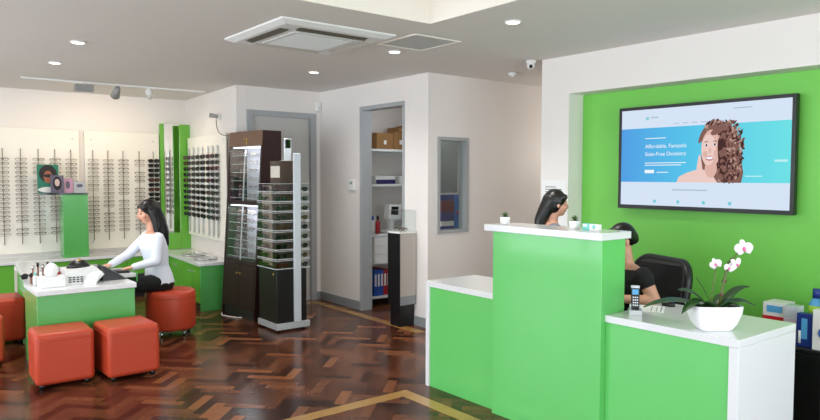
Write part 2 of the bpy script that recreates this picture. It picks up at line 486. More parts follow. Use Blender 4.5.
# camera and detector
t = thing('security_camera', 'small white dome camera on the ceiling by the white pier', 'camera', (4.80, 4.27, H))
MB().cyl((4.80, 4.27, H - .001), (4.80, 4.27, H - .03), .045, WHITE, seg=20).build('mount', t)
mb = MB(); mb.ball((4.80, 4.27, H - .05), .036, WHITE); h = mb.build('camera_head', t)
MB().cyl((4.776, 4.245, H - .06), (4.768, 4.238, H - .063), .017, BLACK).build('lens', h)
mb = MB(); mb.cyl((0, 0, -.001), (0, 0, -.03), .05, WHITE, seg=20); mb.cyl((0, 0, -.03), (0, 0, -.045), .03, WHITE, .022, seg=20)
one('smoke_detector', mb, 'low white round smoke detector on the corridor ceiling', 'smoke detector', (5.22, 4.88, H))
mb = MB(); mb.box(-.035, .035, -.05, 0, -.06, .06, WHITE, .012); mb.box(-.022, .022, -.053, -.049, -.045, .005, mat('sensor_lens', (220, 220, 216), .3))
one('motion_sensor', mb, 'white motion sensor high in the corner by the pale door', 'sensor', (4.50, YD - .001, 2.48))
t = thing('wall_keypad', 'small white keypad on the wall left of the storeroom doorway', 'keypad', (XS, 6.84, 1.49))
MB().box(XS - .03, XS - .001, 6.775, 6.895, 1.425, 1.555, WHITE, .006).build('case', t)
MB().box(XS - .032, XS - .03, 6.81, 6.86, 1.50, 1.53, mat('keypad_screen', (150, 160, 154), .3)).build('display', t)

# track and its spotlights
t = thing('track_rail', 'thin white lighting track on the ceiling before the spectacle wall', 'light track', (2.2, 8.45, H))
MB().box(1.30, 3.35, 8.433, 8.467, H - .018, H - .0005, WHITE).build('rail', t)
def lamp_spot(loc, target, e, size=2.0, col=(1, .80, .56)):
    l = bpy.data.lights.new('track_lamp', 'SPOT'); l.energy = e; l.spot_size = size; l.spot_blend = 1; l.shadow_soft_size = .06; l.color = col
    o = bpy.data.objects.new('track_lamp', l); COL.objects.link(o); o.location = loc
    o.rotation_euler = (Vector(target) - Vector(loc)).to_track_quat('-Z', 'Y').to_euler()
t = thing('track_spotlight', 'boxy grey track floodlight, leftmost on the ceiling track', 'spotlight', (1.93, 8.45, H - .018), group='spotlights on the ceiling track')
MB().cyl((1.93, 8.45, H - .018), (1.93, 8.45, H - .04), .02, WHITE).build('adapter', t)
GREYL = mat('grey_lamp_body', (150, 150, 148), .5)
hd = MB().box(1.83, 2.03, 8.41, 8.49, H - .115, H - .035, GREYL, .006).build('lamp_head', t)
MB().box(1.84, 2.02, 8.491, 8.496, H - .105, H - .045, LAMPW).build('lens', hd)
t = thing('track_spotlight', 'cone-shaped white track spotlight in the middle of the ceiling track', 'spotlight', (2.29, 8.45, H - .018), group='spotlights on the ceiling track')
MB().cyl((2.29, 8.45, H - .018), (2.29, 8.45, H - .05), .016, WHITE).build('adapter', t)
hd = MB().cyl((2.29, 8.41, H - .045), (2.29, 8.53, H - .13), .03, GREYL, .055).build('lamp_head', t)
MB().cyl((2.29, 8.5305, H - .1304), (2.29, 8.534, H - .133), .046, LAMPW).build('lens', hd)
t = thing('track_spotlight', 'small white track spotlight, rightmost on the ceiling track', 'spotlight', (2.66, 8.45, H - .018), group='spotlights on the ceiling track')
MB().cyl((2.66, 8.45, H - .018), (2.66, 8.45, H - .05), .014, WHITE).build('adapter', t)
hd = MB().cyl((2.64, 8.42, H - .06), (2.70, 8.52, H - .11), .034, WHITE, .04).build('lamp_head', t)
MB().cyl((2.7003, 8.5205, H - .1103), (2.703, 8.524, H - .112), .034, LAMPW).build('lens', hd)
for x, e in ((1.05, 9), (1.93, 13), (2.29, 10), (2.66, 14)): lamp_spot((x, 8.56, H - .10), (x, 9.65, 1.2), e, 2.5)
lamp_spot((2.75, 8.54, H - .10), (3.5, 8.7, 1.1), 14, 2.2)

# ------------------------------------------------------------------ eyewear prototypes
def ring_pts(cx, rx, rz, n=12, y=0): return [(cx + rx * math.copysign(abs(math.cos(a)) ** .8, math.cos(a)), y, rz * math.copysign(abs(math.sin(a)) ** .8, math.sin(a))) for a in [2 * PI * k / n for k in range(n)]]
def optical_mesh(m):
    mb = MB()
    for s in (-1, 1): mb.tube(ring_pts(s * .034, .026, .017), .0026, m, 4, True)
    mb.tube([(-.009, 0, .005), (0, -.003, .009), (.009, 0, .005)], .0024, m, 4)
    for s in (-1, 1):
        mb.box(min(s * .058, s * .067), max(s * .058, s * .067), -.003, .012, .002, .011, m)
        mb.box(min(s * .062, s * .004), max(s * .062, s * .004), .010 + .002 * s, .013 + .002 * s, .003, .008, m)
    return mb
def sun_mesh(m, lens):
    mb = MB()
    for s in (-1, 1):
        P = ring_pts(s * .035, .029, .022, 12)
        mb.prism([(x, -.002, z) for x, y, z in P], lens, (0, .004, 0))
        mb.tube(P, .003, m, 4, True)
    mb.box(-.012, .012, -.004, .003, .004, .012, m)
    for s in (-1, 1):
        mb.box(min(s * .062, s * .071), max(s * .062, s * .071), -.003, .014, .003, .014, m)
        mb.box(min(s * .066, s * .004), max(s * .066, s * .004), .011 + .002 * s, .0145 + .002 * s, .004, .010, m)
    return mb
OPT = [optical_mesh(FRAMEMAT), optical_mesh(LIGHTRIM)]
OPTM = []
for k, q in enumerate(OPT):
    o = q.build('eyeglasses'); OPTM.append(o.data); bpy.data.objects.remove(o)
SUNM = []
for fr, ln in ((BLACK, LENSDARK), (mat('tortoise_rim', (60, 34, 24), .25), LENSBROWN), (mat('red_rim', (130, 30, 40), .3), LENSDARK)):
    o = sun_mesh(fr, ln).build('sunglasses'); SUNM.append(o.data); bpy.data.objects.remove(o)
def eyewear(name, me, loc, rz, label, cat, group, sc=1.0):
    o = bpy.data.objects.new(name, me); COL.objects.link(o); o.location = loc; o.rotation_euler = (0, 0, rz); o.scale = (sc, sc, sc)
    return tag(o, label, cat, group)

# ------------------------------------------------------------------ spectacle panels on the back wall
YP = YB - .035
def panel(x0, x1, label, rods, pname, first_sun=None):
    t = thing('spectacle_display', label, 'display panel', ((x0 + x1) / 2, YB, .62), group='wall display panels for spectacles')
    MB().box(x0, x1, YP, YP + .012, .62, 2.185, OFFWHITE, .003).build('backing_board', t)
    for (x, z) in ((x0 + .08, 2.07), (x1 - .08, 2.07), (x0 + .08, .72), (x1 - .08, .72)):
        MB().cyl((x, YP - .006, z), (x, YB, z), .012, ALU).build('standoff', t)
    for k, x in enumerate(rods):
        mb = MB(); mb.cyl((x, YP - .022, .74), (x, YP - .022, 1.93), .0048, ROD, seg=8)
        for z in (.76, 1.91): mb.cyl((x, YP - .022, z), (x, YP, z), .004, ROD, seg=6)
        mb.build('rod', t)
    return t
LR = [1.256, 1.450, 1.645, 1.834, 2.02]
RR = [2.284, 2.471, 2.663, 2.873]
panel(1.02, 2.125, 'wide white wall panel of spectacle rods, left of the two on the back wall', LR, 'left')
panel(2.19, 3.15, 'white wall panel with four rods of frames and one rod of sunglasses', RR + [3.062], 'right')
NROW = 18
for side, rods in (('left', LR), ('right', RR)):
    for k, x in enumerate(rods):
        n_ = 0
        for r in range(NROW):
            z = 1.795 - r * .0545
            rnd = random.random()
            if rnd < .05: continue
            lab = '%s spectacle frame from the top, %s rod from the left, %s back-wall panel' % (ordn(n_), ordn(k), side); n_ += 1
            eyewear('eyeglasses', OPTM[0 if rnd < .7 else 1], (x, YP - .042, z), 0, lab, 'eyeglasses', 'spectacle frames on the back wall')
for r in range(14):
    eyewear('sunglasses', SUNM[1 if r in (4, 6) else 0], (3.062, YP - .044, 1.80 - r * .066), 0,
            '%s dark sunglasses from the top on the back wall panel beside the mirror unit' % ordn(r), 'sunglasses', 'sunglasses on the back wall', 1.12)

# ------------------------------------------------------------------ mirror between green boards in the corner
t = thing('corner_mirror', 'tall mirror between two lime green boards in the back corner', 'mirror', (3.25, 9.4, .57))
MB().box(3.165, 3.215, 9.59, 9.649, .572, 2.32, CABGREEN, .003).build('side_board', t)
MB().box(3.216, 3.44, 9.60, 9.615, .80, 2.32, MIRROR).build('mirror_glass', t)
MB().box(3.216, 3.50, 9.616, 9.649, .80, 2.32, CABGREEN).build('backing_board', t)
MB().box(3.216, 3.384, 9.45, 9.595, .573, .80, CABGREEN, .003).build('drawer_box', t)
MB().box(3.385, 3.53, 9.455, 9.485, .573, 2.31, CABGREEN, .003).build('side_board', t)

# ------------------------------------------------------------------ sunglasses panel on the side wall (skewed frame: local +x into wall, y along it)
def s_world(y, off):                                   # off = distance out from the wall
    n = Vector((-math.cos(SANG), math.sin(SANG)))
    p = Vector((sung(y), y)) + n * off
    return p
t = thing('spectacle_display', 'white panel of sunglasses rods on the side wall above the low cabinets', 'display panel', (*s_world(8.4, 0), .62), -SANG, group='wall display panels for spectacles')
mb = MB(); mb.box(-.045, -.033, -.55, 1.02, .16, 1.50, OFFWHITE, .003); mb.build('backing_board', t, world=False)
for y, z in ((-.47, 1.42), (.95, 1.42), (-.47, .22), (.95, .22)):
    MB().cyl((-.05, y, z), (0, y, z), .012, ALU).build('standoff', t, world=False)
SR = [.92, .71, .51, .32, .08, -.10, -.28]
for y in SR:
    mb = MB(); mb.box(-.068, -.058, y - .017, y + .017, .20, 1.36, ALU, .002)
    for z in (.24, 1.32): mb.cyl((-.06, y, z), (-.045, y, z), .006, ALU, seg=8)
    mb.build('rod', t, world=False)
M = t.matrix_basis.copy()
bpy.context.view_layer.update(); M = t.matrix_world.copy()
for k, y in enumerate(SR):
    for r in range(11):
        z = 1.225 - r * .0775
        p = M @ Vector((-.094, y, z))
        eyewear('sunglasses', SUNM[2 if random.random() < .06 else (1 if random.random() < .15 else 0)], p, -PI / 2 - SANG + .35,
                '%s sunglasses from the top on the %s rod from the mirror, side wall' % (ordn(r), ordn(k)), 'sunglasses', 'sunglasses on the side wall', .80).scale = (1.0, .9, 1.12)

# little cable spotlight on the side wall
p = s_world(8.15, 0)
t = thing('wall_spotlight', 'small white spotlight with a loose cable high on the side wall', 'spotlight', (p.x, p.y, 2.33))
MB().cyl((p.x, p.y, 2.33), (p.x - .05, p.y - .02, 2.33), .03, WHITE, .022).build('mount', t)
MB().cyl((p.x - .04, p.y - .02, 2.33), (p.x - .12, p.y + .05, 2.35), .022, GREYL, .03).build('lamp_head', t)
pts = []
P0 = Vector((p.x - .06, p.y, 2.30)); P1 = Vector((3.43, 7.50, 2.09))
for k in range(13):
    u = k / 12; q = P0.lerp(P1, u); q.z -= .10 * math.sin(PI * u); q.x -= .10 * math.sin(PI * u); pts.append(q)
MB().tube(pts, .005, CABLE, 6).build('cable', t)

# ------------------------------------------------------------------ low green cabinets and worktops
CZ = .535
def cabinet(x0, x1, label, handle=True):
    t = thing('low_cabinet', label, 'cabinet', ((x0 + x1) / 2, 9.40, 0), group='low green cabinets on the back wall')
    mb = MB(); mb.box(x0, x1, 9.22, 9.645, .08, CZ, CABGREEN); mb.box(x0, x1, 9.27, 9.645, 0, .08, CHARCOAL); mb.build('body', t)
    dd = MB().box(x0 + .003, x1 - .003, 9.20, 9.219, .085, CZ - .005, CABGREEN, .002).build('door', t)
    MB().box(x1 - .16, x1 - .06, 9.185, 9.20, CZ - .07, CZ - .058, ALU).build('handle', dd)
xs = [.40, .80, 1.12]
cabinet(1.0, 1.518, 'low lime green cabinet at the left edge, behind the desk return')
cabinet(1.52, 2.05, 'low lime green cabinet under the tall green column')
cabinet(2.052, 2.58, 'low lime green cabinet behind the seated woman in white')
cabinet(2.582, 3.06, 'low lime green cabinet on the back wall nearest the corner')
mb = MB(); mb.box(.28, 3.53, 9.17, 9.648, CZ + .001, .572, WHITE_TOP, .004)
one('worktop', mb, 'long white worktop on the low cabinets along the back wall', 'worktop')
t0 = None
for (y0, y1, lab) in ((8.44, 9.165, 'low green cabinet with handle on the side wall nearest the corner'), (7.72, 8.438, 'low green cabinet with green end panel beside the dark display case')):
    ym = (y0 + y1) / 2; px_ = sung(ym)
    t = thing('low_cabinet', lab, 'cabinet', (px_, ym, 0), -SANG, group='low green cabinets on the side wall')
    h = (y1 - y0) / 2
    mb = MB(); mb.box(-.395, -.002, -h, h, .08, CZ, CABGREEN); mb.box(-.36, -.002, -h, h, 0, .08, CHARCOAL); mb.build('body', t, world=False)
    for s, hb in ((-1, .03), (1, -.03)):
        a0 = -h + .003 if s < 0 else .002; a1 = -.002 if s < 0 else h - .003
        dd = MB().box(-.414, -.396, a0, a1, .085, CZ - .005, CABGREEN, .002).build('door', t, world=False)
        yy = (a1 - .09) if s < 0 else (a0 + .02)
        MB().box(-.428, -.414, yy, yy + .07, CZ - .10, CZ - .09, ALU).build('handle', dd, world=False)
    if y0 < 8:
        MB().box(-.42, -.002, -h - .022, -h - .001, 0, CZ, LAM_DIM, .002).build('end_panel', t, world=False)  # same laminate as the doors, its cooler light put into the colour
ym = (7.69 + 9.168) / 2
mb = MB(); mb.box(-.445, -.003, -.745, .705, CZ + .001, .572, WHITE_TOP, .004)
one('worktop', mb, 'white worktop on the side-wall cabinets under the sunglasses', 'worktop', (sung(ym), ym, 0), -SANG)
for (y, off, r, lab) in ((8.55, .24, .15, 'round clear display tray on the side worktop, farther of two'), (8.05, .24, .14, 'round clear display tray at the near end of the side worktop')):
    p = s_world(y, off); mb = MB()
    mb.cyl((0, 0, .0), (0, 0, .012), r, mat('tray_silver', (190, 190, 186), .2, metal=.4), seg=28); mb.tube([(r * math.cos(2 * PI * k / 28), r * math.sin(2 * PI * k / 28), .014) for k in range(28)], .006, CHROME, closed=True)
    one('display_tray', mb, lab, 'tray', (p.x, p.y, .573))

# tall green column with picture cards
t = thing('display_column', 'tall lime green column with a clear side shelf on the back worktop', 'display stand', (1.98, 9.36, .573))
MB().box(1.845, 2.135, 9.25, 9.45, .573, 1.36, LAM_DIM, .004).build('column_body', t)
MB().box(1.60, 2.14, 9.24, 9.46, 1.361, 1.378, mat('black_glass_shelf', (26, 34, 30), .1, coat=.4)).build('top_shelf', t)
MB().box(1.60, 1.843, 9.25, 9.258, .573, 1.36, CLEAR).build('clear_panel', t)
def card(name, x0, x1, y, z0, z1, label, bg, shapes, tilt=.12):
    t = thing(name, label, 'picture card', ((x0 + x1) / 2, y, z0), group='picture cards on the green column')
    mb = MB(); w = (x1 - x0) / 2; h = z1 - z0
    mb.box(-w, w, 0, .006, 0, h, bg)
    R = Matrix.Rotation(-tilt, 4, 'X'); mb.xform(R); mb.build('card', t, world=False)
    mb = MB()
    for k, (cx, cz, rx, rz, m) in enumerate(shapes):
        P = [(cx + rx * math.cos(a), -.0008 - .0006 * k, cz + rz * math.sin(a)) for a in [2 * PI * j / 20 for j in range(20)]]
        mb.prism(P, m, (0, .0005, 0))
    mb.xform(R); mb.build('portrait', t, world=False)
    return t
tealc = mat('teal_print', (30, 120, 96), .4); dk = mat('dark_print', (22, 18, 20), .4); br = mat('brown_face_print', (150, 92, 66), .4); pale = mat('pale_face_print', (200, 176, 172), .4); mauve = mat('mauve_print', (96, 90, 110), .4); pinkp = mat('pink_print', (196, 150, 176), .4); greyp = mat('grey_print', (176, 180, 184), .4)
card('picture_card', 1.60, 1.84, 9.40, 1.379, 1.735, 'large teal portrait card at the back on top of the green column', tealc,
     [(.0, .24, .10, .11, dk), (0, .20, .05, .08, br), (0, .215, .055, .02, dk), (0, .04, .118, .035, TAPE)])
card('picture_card', 1.725, 1.875, 9.30, 1.379, 1.60, 'small dark portrait card in front on the green column', mauve, [(0, .12, .05, .085, dk), (.0, .13, .028, .045, pale)])
card('picture_card', 1.885, 1.985, 9.33, 1.379, 1.56, 'pink picture card standing on the green column', pinkp, [(-.01, .10, .025, .05, mauve)])
card('picture_card', 1.99, 2.12, 9.30, 1.379, 1.52, 'low pale grey card at the right end of the green column', greyp, [(0, .09, .04, .022, mauve)])

# ------------------------------------------------------------------ desk
t = thing('desk', 'L-shaped green desk with white tops and glossy side', 'desk', (1.37, 6.3, 0))
DZ = .688
mb = MB(); mb.box(.985, 1.745, 5.955, 6.53, DZ - .042, DZ, WHITE_TOP, .004); mb.build('front_top', t)
mb = MB(); mb.box(.99, 1.735, 5.975, 6.51, .03, DZ - .043, LAM_DIM, .003); mb.build('front_panel', t)
def px3(pts, z0, z1, m): return MB().prism([(x, y, z0) for x, y in pts], m, (0, 0, z1 - z0))
px3([(1.00, 6.531), (1.40, 6.531), (1.45, 8.08), (1.14, 8.08)], DZ - .035, DZ, WHITE_TOP).build('return_top', t)
px3([(1.006, 6.535), (1.031, 6.535), (1.078, 7.25), (1.053, 7.25)], DZ - .15, DZ - .036, LAM_DIM).build('side_panel', t)
px3([(1.325, 6.535), (1.35, 6.535), (1.40, 8.03), (1.375, 8.03)], .03, DZ - .036, LAM_DIM).build('side_panel', t)
px3([(1.09, 7.74), (1.115, 7.74), (1.16, 8.07), (1.135, 8.07)], .03, DZ - .036, OFFWHITE).build('end_panel', t)
mb = MB(); mb.box(1.43, 1.93, 6.60, 7.10, DZ - .045, DZ - .012, WHITE_TOP, .003); mb.build('work_shelf', t)
MB().box(1.931, 1.945, 6.60, 7.10, DZ - .09, DZ - .010, LAM_DIM, .002).build('shelf_edge', t)
MB().box(1.45, 1.48, 6.64, 7.12, 0.0, DZ - .046, LAM_DIM).build('support_panel', t)
mb = MB()
for x, y in ((1.03, 6.02), (1.70, 6.02), (1.03, 6.46), (1.70, 6.46), (1.14, 7.98), (1.11, 7.78)): mb.cyl((x, y, 0), (x, y, .03), .015, BLACK)
mb.build('plinth_feet', t)
# desk clutter
z = DZ + .0005
t = thing('tissue_box', 'white tissue box with a puffed white tissue at the left of the desk', 'tissue box', (1.125, 6.16, z))
MB().box(1.035, 1.225, 6.09, 6.22, z, z + .085, WHITE, .004).build('box', t)
mb = MB(); mb.loft([((1.13, 6.155, z + .084), .035, .02), ((1.13, 6.155, z + .12), .055, .03), ((1.135, 6.155, z + .155), .05, .03), ((1.13, 6.155, z + .185), .028, .014), ((1.13, 6.155, z + .195), .008, .004)], PAPER, seg=18); mb.build('tissue', t)
t = thing('label_printer', 'white machine with black vents and black top on the desk', 'printer', (1.42, 6.22, z))
mb = MB(); mb.prism([(1.235, 6.14, z), (1.47, 6.14, z), (1.535, 6.14, z + .07), (1.47, 6.14, z + .135), (1.235, 6.14, z + .125)], WHITE, (0, .22, 0)); mb.build('case', t)
mb = MB()
for k in range(3):
    for j in range(4): mb.box(1.255 + j * .03, 1.277 + j * .03, 6.137, 6.1395, z + .02 + k * .018, z + .03 + k * .018, BLACK)
mb.build('vent_grille', t)
mb = MB(); mb.loft([((1.36, 6.26, z + .128), .10, .07), ((1.36, 6.26, z + .16), .08, .06), ((1.36, 6.26, z + .19), .04, .03)], BLACK, seg=16); mb.build('roll_cover', t)
mb = MB(); mb.loft([((1.36, 6.235, z + .186), .013, .013), ((1.36, 6.235, z + .205), .010, .010)], GOLD, seg=12); mb.build('knob', t)
mb = MB(); pts = [(1.39, 6.03, .001), (1.405, 6.06, .03), (1.43, 6.09, .07), (1.47, 6.12, .095)]
for a, b in zip(pts, pts[1:]): mb.prism([(a[0] - .05, a[1], z + a[2]), (a[0] + .05, a[1], z + a[2]), (b[0] + .045, b[1], z + b[2]), (b[0] - .035, b[1], z + b[2])], PAPER, (0, .003, .001))
one('paper_sheet', mb, 'curled white receipt hanging from the white machine on the desk', 'paper')
t = thing('card_terminal', 'black wedge-shaped terminal beside the white machine on the desk', 'terminal', (1.60, 6.3, z))
MB().prism([(1.54, 6.2, z), (1.735, 6.2, z), (1.54, 6.2, z + .13)], BLACK, (0, .18, 0)).build('case', t)
MB().prism([(1.56, 6.22, z + .121), (1.725, 6.22, z + .011), (1.728, 6.22, z + .014), (1.563, 6.22, z + .124)], GREYL, (0, .14, 0)).build('keypad', t)
mb = MB(); mb.box(1.20, 1.58, 6.39, 6.51, z, z + .11, mat('grey_plastic', (150, 154, 158), .4), .006); mb.box(1.22, 1.56, 6.40, 6.50, z + .11, z + .114, GREYL)
one('document_tray', mb, 'flat grey tray behind the white machine on the desk', 'tray')
mb = MB(); mb.box(1.165, 1.225, 6.30, 6.35, z, z + .10, RED, .003)
one('small_box', mb, 'small red box behind the tissues on the desk', 'box')
t = thing('tool_rack', 'small brown rack of upright tools at the back left of the desk', 'rack', (1.08, 6.40, z))
mb = MB(); mb.box(1.02, 1.17, 6.38, 6.45, z, z + .05, mat('rack_brown', (110, 66, 44), .5), .004); mb.build('rack_block', t)
for k in range(4):
    x = 1.04 + k * .037; mb = MB(); mb.cyl((x, 6.415, z + .045), (x, 6.415, z + .13 + .02 * (k % 2)), .006, mat('tool_handle', (130, 70, 44), .4)); mb.cyl((x, 6.415, z + .12 + .02 * (k % 2)), (x, 6.415, z + .155 + .02 * (k % 2)), .010, BLACK if k % 2 else CHROME); mb.build('tool', t)
for x, y, m_, lab in ((1.035, 6.30, MINT, 'small pale bottle by the tissues on the desk edge'), (1.075, 6.28, TAPE, 'small white bottle between the tissues and the tool rack')):
    t = thing('small_bottle', lab, 'bottle', (x, y, z))
    mb = MB(); mb.loft([((x, y, z), .018, .018), ((x, y, z + .07), .018, .018), ((x, y, z + .085), .009, .009)], TAPE, seg=14); mb.build('bottle_body', t)
    MB().cyl((x, y, z + .084), (x, y, z + .105), .010, m_).build('cap', t)
eyewear('sunglasses', SUNM[0], (1.06, 6.75, z + .022), .5, 'black sunglasses lying on the left return of the desk', 'sunglasses', None, 1.1)
mb = MB(); mb.box(1.56, 1.90, 6.68, 6.84, z - .012, z + .006, BLACK, .003)
for r in range(4):
    for k in range(10): mb.box(1.575 + k * .031, 1.60 + k * .031, 6.692 + r * .035, 6.72 + r * .035, z + .006, z + .010, CHARCOAL)
one('keyboard', mb, 'black keyboard on the work shelf in front of the woman in white', 'keyboard')

# ------------------------------------------------------------------ ottomans
def cube_stool(cx, cy, w, d, h, rz, label):
    t = thing('cube_ottoman', label, 'ottoman', (cx, cy, 0), rz, group='orange leather cube ottomans')
    mb = MB(); mb.box(-w / 2, w / 2, -d / 2, d / 2, .03, h, LEATHER, .035, 4); mb.build('cushion', t, world=False)
    mb = MB()
    hh = h - .055
    P = [(-w / 2 - .001, -d / 2 - .001), (w / 2 + .001, -d / 2 - .001), (w / 2 + .001, d / 2 + .001), (-w / 2 - .001, d / 2 + .001)]
    c = .028
    pts = [(-w / 2 + c, -d / 2 - .001, hh), (w / 2 - c, -d / 2 - .001, hh), (w / 2 + .001, -d / 2 + c, hh), (w / 2 + .001, d / 2 - c, hh), (w / 2 - c, d / 2 + .001, hh), (-w / 2 + c, d / 2 + .001, hh), (-w / 2 - .001, d / 2 - c, hh), (-w / 2 - .001, -d / 2 + c, hh)]
    mb.tube(pts, .003, LEATHER, 6, True); mb.build('seam', t, world=False)
    for sx in (-1, 1):
        for sy in (-1, 1): MB().cyl((sx * (w / 2 - .05), sy * (d / 2 - .05), 0), (sx * (w / 2 - .05), sy * (d / 2 - .05), .04), .02, BLACK).build('foot', t, world=False)
    return t
cube_stool(1.115, 5.765, .41, .38, .42, -.035, 'orange leather cube ottoman, left one of the pair before the green desk')
cube_stool(1.575, 5.68, .40, .42, .42, .03, 'orange leather cube ottoman, right one of the pair before the green desk')
cube_stool(.90, 7.49, .44, .40, .44, 0, 'orange leather cube ottoman beside the left side of the desk')
cube_stool(.63, 6.74, .42, .42, .42, 0, 'orange leather cube ottoman cut off at the left edge of the photo')

SX, SY = 2.34, 6.86
t = thing('round_stool', 'round orange leather stool on casters under the woman in white', 'stool', (SX, SY, 0))
mb = MB(); mb.loft([((SX, SY, .062), .225, .225), ((SX, SY, .07), .238, .238), ((SX, SY, .09), .243, .243), ((SX, SY, .41), .243, .243), ((SX, SY, .435), .236, .236), ((SX, SY, .448), .215, .215), ((SX, SY, .452), .10, .10)], LEATHER, seg=40); mb.build('cushion', t)
mb = MB(); mb.tube([(SX + .244 * math.cos(2 * PI * k / 40), SY + .244 * math.sin(2 * PI * k / 40), .39) for k in range(40)], .0035, LEATHER, closed=True); mb.build('seam', t)
for k in range(5):
    a = .4 + 2 * PI * k / 5 - PI / 2; x = SX + .18 * math.cos(a); y = SY + .18 * math.sin(a)
    mb = MB(); mb.cyl((x, y, .063), (x, y, .04), .012, CHROME); mb.cyl((x - .014, y, .026), (x + .014, y, .026), .026, CHROME, seg=18); mb.build('caster', t)

# ------------------------------------------------------------------ dark display case
TY = 6.84; TA = math.radians(6)
t = thing('display_case', 'tall dark wood display case with lit glass shelves by the pale door', 'display case', (3.24, TY, 0), TA)
# local: x into depth, y along its width; front leans back
W_, D_, HT = .71, .37, 2.10
def fx(z): return .135 * z / HT
mb = MB()
for y in (0, W_ - .03): mb.prism([(fx(0), y, 0), (D_, y, 0), (D_, y, HT), (fx(HT), y, HT)], DARKWOOD, (0, .03, 0))
mb.box(D_ - .02, D_ - .001, .03, W_ - .03, 0, HT - .001, DARKWOOD)
mb.prism([(fx(HT - .16), .03, HT - .16), (D_ - .021, .03, HT - .16), (D_ - .021, .03, HT), (fx(HT), .03, HT)], DARKWOOD, (0, W_ - .06, 0))
for z in (.60, 1.27): mb.prism([(fx(z), .03, z), (D_ - .021, .03, z), (D_ - .021, .03, z + .04), (fx(z + .04), .03, z + .04)], DARKWOOD, (0, W_ - .06, 0))
mb.prism([(fx(.0) + .02, .03, 0), (D_ - .021, .03, 0), (D_ - .021, .03, .09), (fx(.09) + .02, .03, .09)], CHARCOAL, (0, W_ - .06, 0))
mb.build('carcass', t, world=False)
mb = MB(); fa = mat('brown_fascia', (112, 82, 62), .4)
mb.prism([(fx(HT - .17) - .006, .0, HT - .17), (fx(HT) - .006, 0, HT), (fx(HT) - .001, 0, HT), (fx(HT - .17) - .001, 0, HT - .17)], fa, (0, W_, 0)); fasc = mb.build('fascia', t, world=False)
lean = math.atan2(.135, HT)
Mt = Matrix.Translation((fx(HT - .10) - .0075, W_ * .46, HT - .115)) @ Matrix.Rotation(lean, 4, 'Y') @ Matrix.Rotation(-PI / 2, 4, 'Z') @ Matrix.Rotation(PI / 2, 4, 'X')
mb = MB(); mb.text('gift', .085, Mt, GOLD, align='CENTER') if False else None
e1 = [(0, .03), (.02, .06), (.035, .045), (.05, .062), (.07, .04), (.085, .055)]
mb.tube([Mt @ Vector((x - .045, y - .02, 0)) for x, y in e1], .004, GOLD, 6); mb.tube([Mt @ Vector((.0 + .012 * math.sin(3 * u), .045 - .09 * u, 0)) for u in (0, .2, .4, .6, .8, 1)], .004, GOLD, 6)
mb.tube([Mt @ Vector((-.03 + .05 * u, -.015 + .01 * math.sin(6 * u), 0)) for u in (0, .3, .6, 1)], .0035, GOLD, 6)
mb.build('gold_emblem', fasc, world=False)
for y0, y1 in ((.032, W_ / 2 - .002), (W_ / 2 + .002, W_ - .032)):
    dd = MB().prism([(fx(.10) - .002, y0, .10), (fx(.595) - .002, y0, .595), (fx(.595) + .016, y0, .595), (fx(.10) + .016, y0, .10)], DARKWOOD, (0, y1 - y0, 0)).build('door', t, world=False)
    yy = y1 - .03 if y0 < .1 else y0 + .03
    MB().cyl((fx(.5) - .003, yy, .5), (fx(.5) - .02, yy, .5), .008, GOLD).build('knob', dd, world=False)
SHEDGE = mat('shelf_edge_glass', (196, 208, 204), .2)
BOARD = mat('lit_case_back', (196, 190, 200), .5)
for z0, z1, nm in ((.645, 1.265, 'lower'), (1.315, 1.93, 'upper')):
    MB().box(D_ - .035, D_ - .022, .032, W_ - .032, z0, z1, BOARD).build('back_board', t, world=False)
    MB().box(fx(z1) + .03, D_ - .05, .04, W_ - .04, z1 - .012, z1 - .002, LED).build('light_strip', t, world=False)
    for y0, y1 in ((.033, W_ / 2 - .001), (W_ / 2 + .001, W_ - .033)):
        MB().prism([(fx(z0) + .004, y0, z0), (fx(z1) + .004, y0, z1), (fx(z1) + .009, y0, z1), (fx(z0) + .009, y0, z0)], GLASS, (0, y1 - y0, 0)).build('glass_door', t, world=False)
    mb = MB(); mb.prism([(fx(z0), W_ / 2 - .008, z0), (fx(z1), W_ / 2 - .008, z1), (fx(z1) + .01, W_ / 2 - .008, z1), (fx(z0) + .01, W_ / 2 - .008, z0)], ALU, (0, .016, 0)); mb.build('door_stile', t, world=False)
    for k in range(6):
        zz = z0 + .03 + k * .096
        MB().box(fx(zz) + .03, D_ - .036, .034, W_ - .034, zz, zz + .006, CLEAR).box(fx(zz) + .027, fx(zz) + .0299, .034, W_ - .034, zz, zz + .006, SHEDGE).build('glass_shelf', t, world=False)
bpy.context.view_layer.update()
Mw = t.matrix_world.copy()
for z0, nm in ((.645, 'lower'), (1.315, 'upper')):
    for k in range(6):
        for j in range(3):
            zz = z0 + .03 + k * .096 + .006 + .0205
            p = Mw @ Vector((fx(zz) + .12, W_ - .13 - j * .22, zz))
            eyewear('eyeglasses', OPTM[0] if (k + j) % 3 else OPTM[1], p, -PI / 2 + TA, 'spectacle frame, %s from left on the %s shelf up of the %s lit case bay' % (ordn(j), ordn(k), nm), 'eyeglasses', 'spectacle frames in the dark display case', 1.1)
for zc in (1.22, 1.88):
    l = bpy.data.lights.new('case_lamp', 'AREA'); l.shape = 'RECTANGLE'; l.size = .55; l.size_y = .05; l.energy = 2.6; l.color = (.95, .96, 1)
    o = bpy.data.objects.new('case_lamp', l); COL.objects.link(o); o.matrix_world = Mw @ Matrix.Translation((.20, W_ / 2, zc)) @ Matrix.Rotation(PI / 2, 4, 'Z') @ Matrix.Rotation(.25, 4, 'X')
